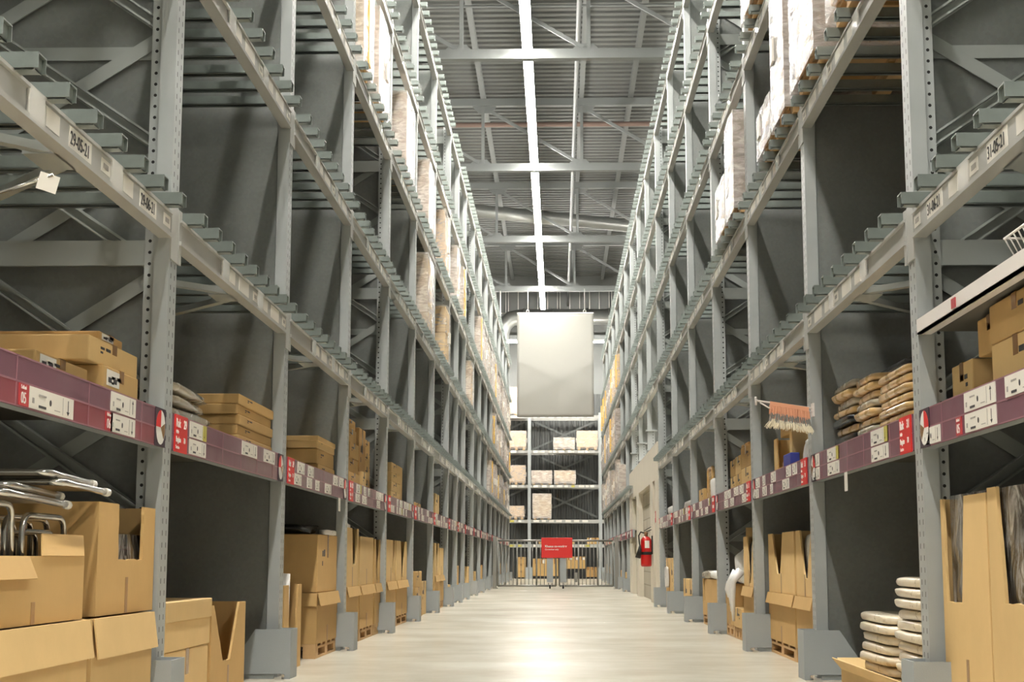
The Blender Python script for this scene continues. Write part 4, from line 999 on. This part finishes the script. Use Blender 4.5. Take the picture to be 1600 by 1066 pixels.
carton('brown carton pile base on the seventh left shelf', Lf, 0.06, 0.5, 21.6, 22.3, ZB, 1.62, 'cardlt')

t = thing('display_arm', 'steel rod sticking out at the left picture edge with a white price card', 'display arm', (-1.665, 4.62, 1.85))
part('rod', MB().tube([(-0.3, 0, -0.1), (0.0, 0, 0.0), (0.09, 0, 0.03)], 0.006, 6), 'chrome', t)
part('price_card', MB().mbox(Matrix.Translation((0.075, 0.0, 0.005)) @ Matrix.Rotation(0.25, 4, 'Y') @ Matrix.Rotation(0.5, 4, 'Z'), 0.062, 0.003, 0.055), 'label', t)
# ------------------------------------------------------------------ stock near the camera, right rack
bin_carton('tall pale carton with a tapered notch full of black bags, by the first right upright', Rt, 0.05, 0.75, 5.74, 6.42, 0, 0.94, notch=(6.05, 6.13, 6.36, 6.385, 0.525), mat='cardlt')
bin_carton('tall pale carton with a tapered notch at the extreme right edge', Rt, 0.05, 0.75, 4.92, 5.72, 0, 0.955, notch=(5.02, 5.12, 5.54, 5.60, 0.54), mat='cardlt')
for (a, b, nm) in ((5.78, 6.38, 'by the first right upright'), (4.97, 5.68, 'at the extreme right edge')):
    for i, (z, h) in enumerate(((0.014, 0.46), (0.476, 0.475))):
        tag(part('bagged_goods', wrap_mb(0.6, b - a, h, 31 + i + int(a * 3)), 'blackbag', None, (1.531 + 0.088 + 0.3, (a + b) / 2, z + 0.001)), f'glossy black bagged bundle, {("lower", "upper")[i]} in the tall carton {nm}', 'bag', 'black bundles in the tall right cartons')
rb = BAYS[1][0][0]
part('shelf_ledge', MB().box(0, 0.02, -2.7, -0.132, 0, 0.062).box(0.0, 0.06, -2.7, -0.132, 0.0, 0.006).box(-0.004, 0.0, -0.78, -0.72, 0.012, 0.05, 1), ('cream', 'redtab'), rb, (-0.006 + 0.0, 0, 1.64))['label'] = 'white metal shelf ledge with a small red mark'
part('upper_shelf', MB().box(0.02, 0.75, -2.7, -0.14, 0.0, 0.03), 'board', rb, (0, 0, 1.652))
t = thing('wire_basket', 'white wire basket on the white ledge at the right edge', 'basket', (1.70, 4.86, 1.703))
mb = MB(); bw, bl, bh = 0.16, 0.36, 0.085
for z, k in ((0.004, 0.86), (bh, 1.0)): mb.tube([(bw * k, -bl * k, z), (-bw * k, -bl * k, z), (-bw * k, bl * k, z), (bw * k, bl * k, z), (bw * k, -bl * k, z)], 0.005, 5)
part('rim', mb, 'cream', t)
mb = MB()
for i in range(15):
    y = -bl + 2 * bl * i / 14
    mb.tube([(-bw, y, bh), (-bw * 0.86, y * 0.86, 0.004), (bw * 0.86, y * 0.86, 0.004), (bw, y, bh)], 0.003, 5)
for i in range(6):
    x = -bw + 2 * bw * i / 5; mb.tube([(x, -bl, bh), (x * 0.86, -bl * 0.86, 0.004), (x * 0.86, bl * 0.86, 0.004), (x, bl, bh)], 0.003, 5)
part('wires', mb, 'cream', t)
part('hanger_hook', MB().tube([(-0.12, 0.2, bh), (-0.05, 0.16, 0.14), (0.05, 0.1, 0.15), (0.12, 0.05, bh)], 0.008, 6), 'plasticw', t)
G = 'cartons under the white ledge at right'
carton('brown carton nearest the first right upright on the label shelf, standing alone', Rt, 0.13, 0.55, 6.15, 6.46, ZB, 1.495, 'cardlt', group=G)
carton('brown carton half hidden behind two others under the white ledge', Rt, 0.2, 0.6, 5.80, 6.10, ZB, 1.485, 'card', group=G)
carton('brown carton set on the half-hidden one under the white ledge', Rt, 0.14, 0.55, 5.75, 6.08, 1.487, 1.635, 'card', group=G)
carton('brown carton at the right edge on the label shelf, lower of two', Rt, 0.09, 0.55, 5.12, 5.72, ZB, 1.485, 'cardlt', group=G)
carton('brown carton at the right edge under the white ledge, upper of two', Rt, 0.09, 0.55, 5.10, 5.73, 1.487, 1.635, 'card', group=G)
# second right bay: bagged cushion stacks in a tray carton
bin_carton('low tray carton with its flaps splayed out under the bagged cushions', Rt, 0.02, 0.66, 6.78, 8.62, 0.0, 0.10, mat='cardlt', flaps=[((0, -0.92, 0.10), (0, 0.92, 0.10), (-0.05, 0, 0.06)), ((0, 0.92, 0.10), (0.6, 0.92, 0.10), (0, 0.12, 0.05))])
for i in range(8):
    puffy('bagged_cushion', f'bagged beige cushion cover in the lower stack of eight at right, {ORD[i]} from the bottom', 'cushion', Rt, 0.06 + 0.01 * (i % 3), 0.56, 7.66 + 0.02 * ((i * 5) % 3), 8.46 + 0.03 * ((i * 3) % 3), 0.014 + 0.051 * i, 0.014 + 0.051 * i + 0.052, 'cushion', 50 + i, 'bagged cushions, lower stack', nz=0.06, e=0.28)
for i in range(12):
    puffy('bagged_cushion', f'bagged beige cushion cover in the taller stack by the upright, {ORD[i]} from the bottom', 'cushion', Rt, 0.06 + 0.01 * (i % 3), 0.56, 6.86 + 0.02 * ((i * 5) % 3), 7.56 + 0.02 * ((i * 3) % 3), 0.014 + 0.05 * i, 0.014 + 0.05 * i + 0.051, 'cushion', 70 + i, 'bagged cushions, taller stack', nz=0.06, e=0.28)
for i in range(7):
    puffy('kraft_bag', f'glossy kraft bag in the pile nearest the first right upright, {ORD[i]} up', 'bag', Rt, 0.09 + 0.008 * (i % 2), 0.62, 7.12 + 0.02 * ((i * 3) % 3), 7.86 + 0.02 * ((i * 2) % 3), ZB + 0.044 * i, ZB + 0.044 * i + 0.0435, 'kraft', 100 + i, 'kraft bags, nearest pile', e=0.22, nz=0.03)
for i in range(8):
    puffy('kraft_bag', f'kraft bag in the middle pile on the second right shelf, {ORD[i]} up', 'bag', Rt, 0.08 + 0.012 * (i % 3), 0.6, 7.92 + 0.03 * ((i * 3) % 3), 8.48, ZB + 0.045 * i, ZB + 0.045 * i + 0.0445, ('kraft', 'greybag', 'kraft', 'kraft', 'greybag', 'kraft', 'kraft', 'kraft')[i], 120 + i, 'kraft bags, middle pile', e=0.25, nz=0.05)
for i in range(8):
    puffy('kraft_bag', f'{("grey", "black", "brown", "black", "brown", "grey", "brown", "grey")[i]} bag in the farthest pile on the second right shelf, {ORD[i]} up', 'bag', Rt, 0.08 + 0.015 * (i % 3), 0.6, 8.52 + 0.03 * ((i * 3) % 3), 9.16, ZB + 0.05 * i, ZB + 0.05 * i + 0.0495, ('greybag', 'black', 'kraft', 'black', 'kraft', 'greybag', 'kraft', 'greybag')[i], 140 + i, 'bags, farthest pile', e=0.25, nz=0.06)
puffy('black_bag', 'flat black bag lying across the tops of the kraft bag piles', 'bag', Rt, 0.3, 0.95, 7.9, 9.15, ZB + 0.405, ZB + 0.47, 'black', 160, nz=0.15)
tag(part('hanging_tag', MB().box(-0.002, 0.0, -0.04, 0.04, -0.10, 0.0), 'label', None, (1.522, 8.16, 1.152)), 'white tag hanging below the label beam in the second right bay', 'tag')
tag(part('hanging_tag', MB().box(-0.0, 0.002, -0.05, 0.05, -0.10, 0.0), 'label', None, (-1.655, 11.6, 1.152)), 'white tag hanging below the label beam in the third left bay', 'tag')
# third right bay
two_tier(Rt, 10.70, 12.02, 0.89, 'wide V-cut bin by the second right upright', 'wide bin carton with a V cut, left of the second right upright', (11.26, 11.40, 11.56, 11.80, 0.59), d0=0.09, zm=0.45)
two_tier(Rt, 9.90, 10.64, 0.89, 'narrow V-cut bin by the second right upright', 'narrow bin carton with a V cut showing white bags, beside the second right upright', (9.98, 10.17, 10.28, 10.46, 0.57), d0=0.09, zm=0.45)
puffy('bagged_goods', 'white bagged goods inside the narrow V-cut carton beside the second right upright', 'bag', Rt, 0.109, 0.5, 9.94, 10.58, 0.475, 0.88, 'plasticw', 170, e=0.3)
puffy('plastic_bag', 'clear plastic bundle inside the open shelf carton, third right bay', 'bag', Rt, 0.09, 0.4, 10.02, 10.45, ZB, 1.50, 'plasticw', 171, nz=0.25)
bin_carton('open brown carton on the third right shelf with its mouth to the aisle', Rt, 0.12, 0.6, 10.85, 11.75, ZB, 1.60, notch=(10.95, 10.95, 11.6, 11.6, 1.37), mat='cardlt')
carton('blue carton lying on the third right shelf in front', Rt, 0.053, 0.118, 10.5, 10.82, ZB, 1.42, 'blue', tape=False, marks=False)
for i in range(3): carton(f'small pale carton piled on the third right shelf by the second right upright, {ORD[i]} up', Rt, 0.14, 0.45, 9.55, 9.95, ZB + 0.115 * i, ZB + 0.115 * i + 0.114, 'cardlt', group='small pale cartons on the third right shelf')
carton('brown carton lying on top of the open carton, third right shelf', Rt, 0.15, 0.6, 10.9, 11.6, 1.602, 1.68, 'card')
# display arm and sample rug over it
t = thing('display_arm', 'white double-rod display arm sticking out over the aisle at right', 'display arm', (1.531, 9.17, 1.59))
part('rod', MB().tube([(0.0, 0, 0.0), (-0.335, 0, 0.045), (-0.345, 0, 0.06)], 0.006, 6), 'cream', t); part('rod', MB().tube([(0.0, 0.0, -0.022), (-0.27, 0, 0.004), (-0.32, 0, 0.036)], 0.005, 6), 'cream', t)
part('end_stop', MB().tube([(-0.345, 0, 0.02), (-0.345, 0, 0.07)], 0.008, 6), 'cream', t)
part('bracket', MB().box(-0.012, -0.001, -0.03, 0.03, -0.05, 0.03), 'cream', t)
t = thing('sample_rug', 'small striped shaggy rug sample draped over the display arm', 'rug', (1.385, 9.17, 1.60))
for nm, mt, z0, z1, sl in (('orange_pile', 'orange', -0.01, -0.06, 0), ('grey_pile', 'greypile', -0.055, -0.1, 1), ('fringe', 'fringe', -0.092, -0.135, 2)):
    mb = MB(); r = random.Random(sl)
    for i in range(60):
        for yy, sg in ((-0.012, -1), (0.012, 1)):
            x = -0.115 + 0.23 * i / 59; k = 1 + 0.12 * sl
            w = 0.0035
            a = Vector((x + r.uniform(-.003, .003) - 0.06 * z0 * (x < -0.1), yy * (1 + sl * 0.5), z0 - 0.16 * x + r.uniform(-.003, .003))); b = Vector((x * k + r.uniform(-.006, .006), yy * (1.6 + sl * 0.6) + r.uniform(-.006, .006), z1 - 0.16 * x + r.uniform(-.012, .006)))
            mb.bar(a, b, w, 0.004)
    part(nm, mb, mt, t)
part('backing', MB().quad([(-0.115, -0.006, 0.033), (0.115, -0.006, -0.004), (0.115, -0.012, -0.11), (-0.115, -0.012, -0.073), (-0.115, 0.006, 0.033), (0.115, 0.006, -0.004), (0.115, 0.012, -0.11), (-0.115, 0.012, -0.073)], [(0, 1, 2, 3), (4, 7, 6, 5), (0, 4, 5, 1), (3, 2, 6, 7), (0, 3, 7, 4), (1, 5, 6, 2)]), 'orange', t)
# fourth right bay
two_tier(Rt, 12.72, 13.46, 0.89, 'V-cut bin by the third right upright', 'bin carton with a V cut and white bags, beside the third right upright', (12.8, 12.98, 13.08, 13.2, 0.5), d0=0.07)
puffy('bagged_goods', 'white bagged goods inside the V-cut carton beside the third right upright', 'bag', Rt, 0.1, 0.5, 12.76, 13.4, 0.49, 0.87, 'plasticw', 172, e=0.3)
tag(part('cardboard_sheet', MB().box(-0.2, 0.2, -0.005, 0.005, 0, 0.7), 'cardlt', None, (1.84, 13.535, 0.273)), 'tall grey-brown board standing behind the white plastic bag', 'cardboard')
fpallet('wooden pallet under the carton below the white plastic bag', Rt, 0.06, 0.8, 14.1, 14.8)
bin_carton('brown carton with a slot, below the white plastic bag', Rt, 0.06, 0.75, 14.12, 14.8, 0.101, 0.47, notch=(14.4, 14.42, 14.6, 14.62, 0.27))
fpallet('wooden pallet under the low carton beside the V-cut one', Rt, 0.06, 0.8, 13.5, 14.06)
carton('low brown carton on a pallet in the fourth right bay', Rt, 0.05, 0.6, 13.5, 14.06, 0.101, 0.27, 'cardlt')
def rag():
    mb = MB().puff(0, 0, 0.64, 0.22, 0.50, 0.16, 12, 0.7, 0.25, 28, 12)
    mb.puff(0.02, -0.25, 0.80, 0.12, 0.17, 0.17, 13, 0.9, 0.2)
    for y, z0, z1, w in ((-0.36, 0.52, 0.16, 0.04), (-0.22, 0.52, 0.24, 0.035), (-0.02, 0.5, 0.36, 0.05)):
        mb.tube([(-0.2, y, z0 + 0.08), (-0.275, y, z0 - 0.02), (-0.285, y + 0.01, (z0 + z1) / 2), (-0.28, y - 0.01, z1)], [w, w * 0.6, w * 0.6, w * 0.3], 9)
    return mb
tag(part('plastic_bag', rag(), 'plasticw', None, (1.82, 14.08, 0.0)), 'big white plastic sheet slumped over cartons in the fourth right bay', 'plastic sheet')
for i, (a, b, z0, z1) in enumerate([(13.24, 13.92, ZB, 1.50), (13.94, 14.38, ZB, 1.47), (14.4, 14.8, ZB, 1.47), (13.24, 13.92, 1.501, 1.69), (13.94, 14.38, 1.471, 1.64), (14.4, 14.8, 1.471, 1.63)]):
    carton(f'brown carton in the block of six on the fourth right shelf, {("lower row nearest", "lower row middle", "lower row farthest", "upper row nearest", "upper row middle", "upper row farthest")[i]}', Rt, 0.125, 0.6, a, b, z0, z1, 'card' if i % 2 else 'cardlt', group='block of six cartons on the fourth right shelf')
carton('brown carton on top of the block of six, fourth right shelf', Rt, 0.2, 0.7, 13.98, 14.5, 1.642, 1.76, 'carddk')
# fifth to seventh right bays
fpallet('wooden pallet under the paper-topped carton in the fifth right bay', Rt, 0.07, 0.9, 15.65, 17.2)
bin_carton('brown carton topped with paper rolls in the fifth right bay', Rt, 0.07, 0.8, 15.62, 17.25, 0.101, 0.49, notch=(17.0, 17.02, 17.12, 17.15, 0.25))
for i in range(2): puffy('paper_roll', f'crumpled tan paper roll on the carton in the fifth right bay, {("nearer", "farther")[i]} one', 'paper', Rt, 0.03, 0.55, 15.66 + 0.82 * i, 16.44 + 0.85 * i, 0.492, 0.585, ('plasticw', 'greybag')[i], 180 + i, nz=0.2)
for i in range(3): tag(part('paper_bag', MB().tube(ubend([(0, -0.24, 0), (0, -0.24, 0.36), (0, 0.24, 0.36), (0, 0.24, 0)], 0.08), 0.022, 8).box(-0.008, 0.008, -0.22, 0.22, 0, 0.33), 'kraft', None, (1.64 + 0.06 * i, 16.5, ZB)), f'upright tan bag with a rounded top on the fifth right shelf, {ORD[i]} back', 'bag', 'upright tan bags')
puffy('plastic_bag', 'white plastic bag beside the tan bags on the fifth right shelf', 'bag', Rt, 0.05, 0.25, 15.8, 16.22, ZB, 1.55, 'plasticw', 184, nz=0.25)
carton('small brown carton beyond the tan bags on the fifth right shelf', Rt, 0.06, 0.5, 16.85, 17.4, ZB, 1.47, 'card')
for i in range(2): carton(f'slim upright carton on the floor of the sixth right bay, {("nearer", "farther")[i]} one', Rt, 0.07, 0.6, 18.55 + 0.68 * i, 19.2 + 0.68 * i, 0.0, 0.46, 'cardlt', group='slim cartons in the sixth right bay')
puffy('folded_cloth', 'white folded textile on the sixth right shelf', 'cloth', Rt, 0.05, 0.6, 18.3, 20.3, ZB, 1.43, 'plasticw', 185, nz=0.15)
fpallet('wooden pallet under the cartons by the concrete wall', Rt, 0.06, 0.8, 21.5, 22.9)
for i in range(2): carton(f'tall brown carton on a pallet by the concrete wall, {("nearer", "farther")[i]} one', Rt, 0.06, 0.6, 21.5 + 0.75 * i, 22.15 + 0.75 * i, 0.101, 0.72, ('cardlt', 'card')[i], group='tall cartons by the concrete wall')
puffy('plastic_bag', 'white plastic scrap hanging between cartons by the concrete wall', 'bag', Rt, 0.0, 0.055, 22.1, 22.5, 0.3, 0.62, 'plasticw', 186, nz=0.3)
puffy('folded_cloth', 'white bagged textile on the seventh right shelf', 'cloth', Rt, 0.05, 0.6, 21.0, 23.0, ZB, 1.48, 'plasticw', 187, nz=0.2)

# ------------------------------------------------------------------ small stock in the far bays
rf = random.Random(77)
for s in (-1, 1):
    for k, (t, yf, L) in enumerate(BAYS[s]):
        if yf < 24 or (s > 0 and yf < 35): continue
        y = yf - L + 0.12; n = 0; m = 0
        while y < yf - 0.75:
            l = rf.uniform(0.5, 0.75)
            if rf.random() < 0.7:
                n += 1; h = rf.uniform(0.3, 0.62)
                if rf.random() < 0.2: tag(part('dark_crate', MB().box(-0.3, 0.3, -l / 2, l / 2, 0, 0.3), 'black', None, (s * (XF[s] + 0.4), y + l / 2, 0)), f'dark plastic crate on the floor of the {ORD[k]} {SIDE[s]} bay, {ORD[n - 1]} item there', 'crate')
                else: carton(f'brown floor carton in the {ORD[k]} {SIDE[s]} bay, {ORD[n - 1]} item there', s, 0.07, 0.65, y, y + l, 0, h, rf.choice(('card', 'cardlt', 'carddk')), simple_=True, group=f'floor cartons in the far {SIDE[s]} bays')
            if rf.random() < 0.55:
                m += 1; h = rf.uniform(0.12, 0.42)
                carton(f'brown carton on the label shelf of the {ORD[k]} {SIDE[s]} bay, {ORD[m - 1]} one', s, 0.125, 0.6, y, y + l, ZB, ZB + h, rf.choice(('card', 'cardlt', 'carddk')), simple_=True, group=f'shelf cartons in the far {SIDE[s]} bays')
            y += l + rf.uniform(0.04, 0.25)

# ------------------------------------------------------------------ camera and view
cd = bpy.data.cameras.new('camera'); cam = bpy.data.objects.new('camera', cd); COL.objects.link(cam)
cd.sensor_width = 36.0; cd.lens = 2392.076 / 1600 * 36.0; cd.clip_end = 200; cd.clip_start = 0.05
P_, Y_, R_ = 0.142063868, 0.0300497985, 0.00141370488
fw = Vector((-math.sin(Y_) * math.cos(P_), math.cos(Y_) * math.cos(P_), math.sin(P_)))
rt = Vector((math.cos(Y_), math.sin(Y_), 0)); up = rt.cross(fw)
rt2 = rt * math.cos(R_) + up * math.sin(R_) ; up2 = -rt * math.sin(R_) + up * math.cos(R_)
mw = Matrix((rt2, up2, -fw)).transposed().to_4x4(); mw.translation = (0, 0, 0.69)
cam.matrix_world = mw
scene.camera = cam
w = bpy.data.worlds.new('world'); scene.world = w; w.use_nodes = True
w.node_tree.nodes['Background'].inputs[0].default_value = (0.9, 0.95, 1, 1); w.node_tree.nodes['Background'].inputs[1].default_value = 0.05
vs = scene.view_settings
vs.view_transform = 'Standard'; vs.look = 'None'; vs.gamma = 1.0; vs.use_curve_mapping = False; vs.exposure = 1.4
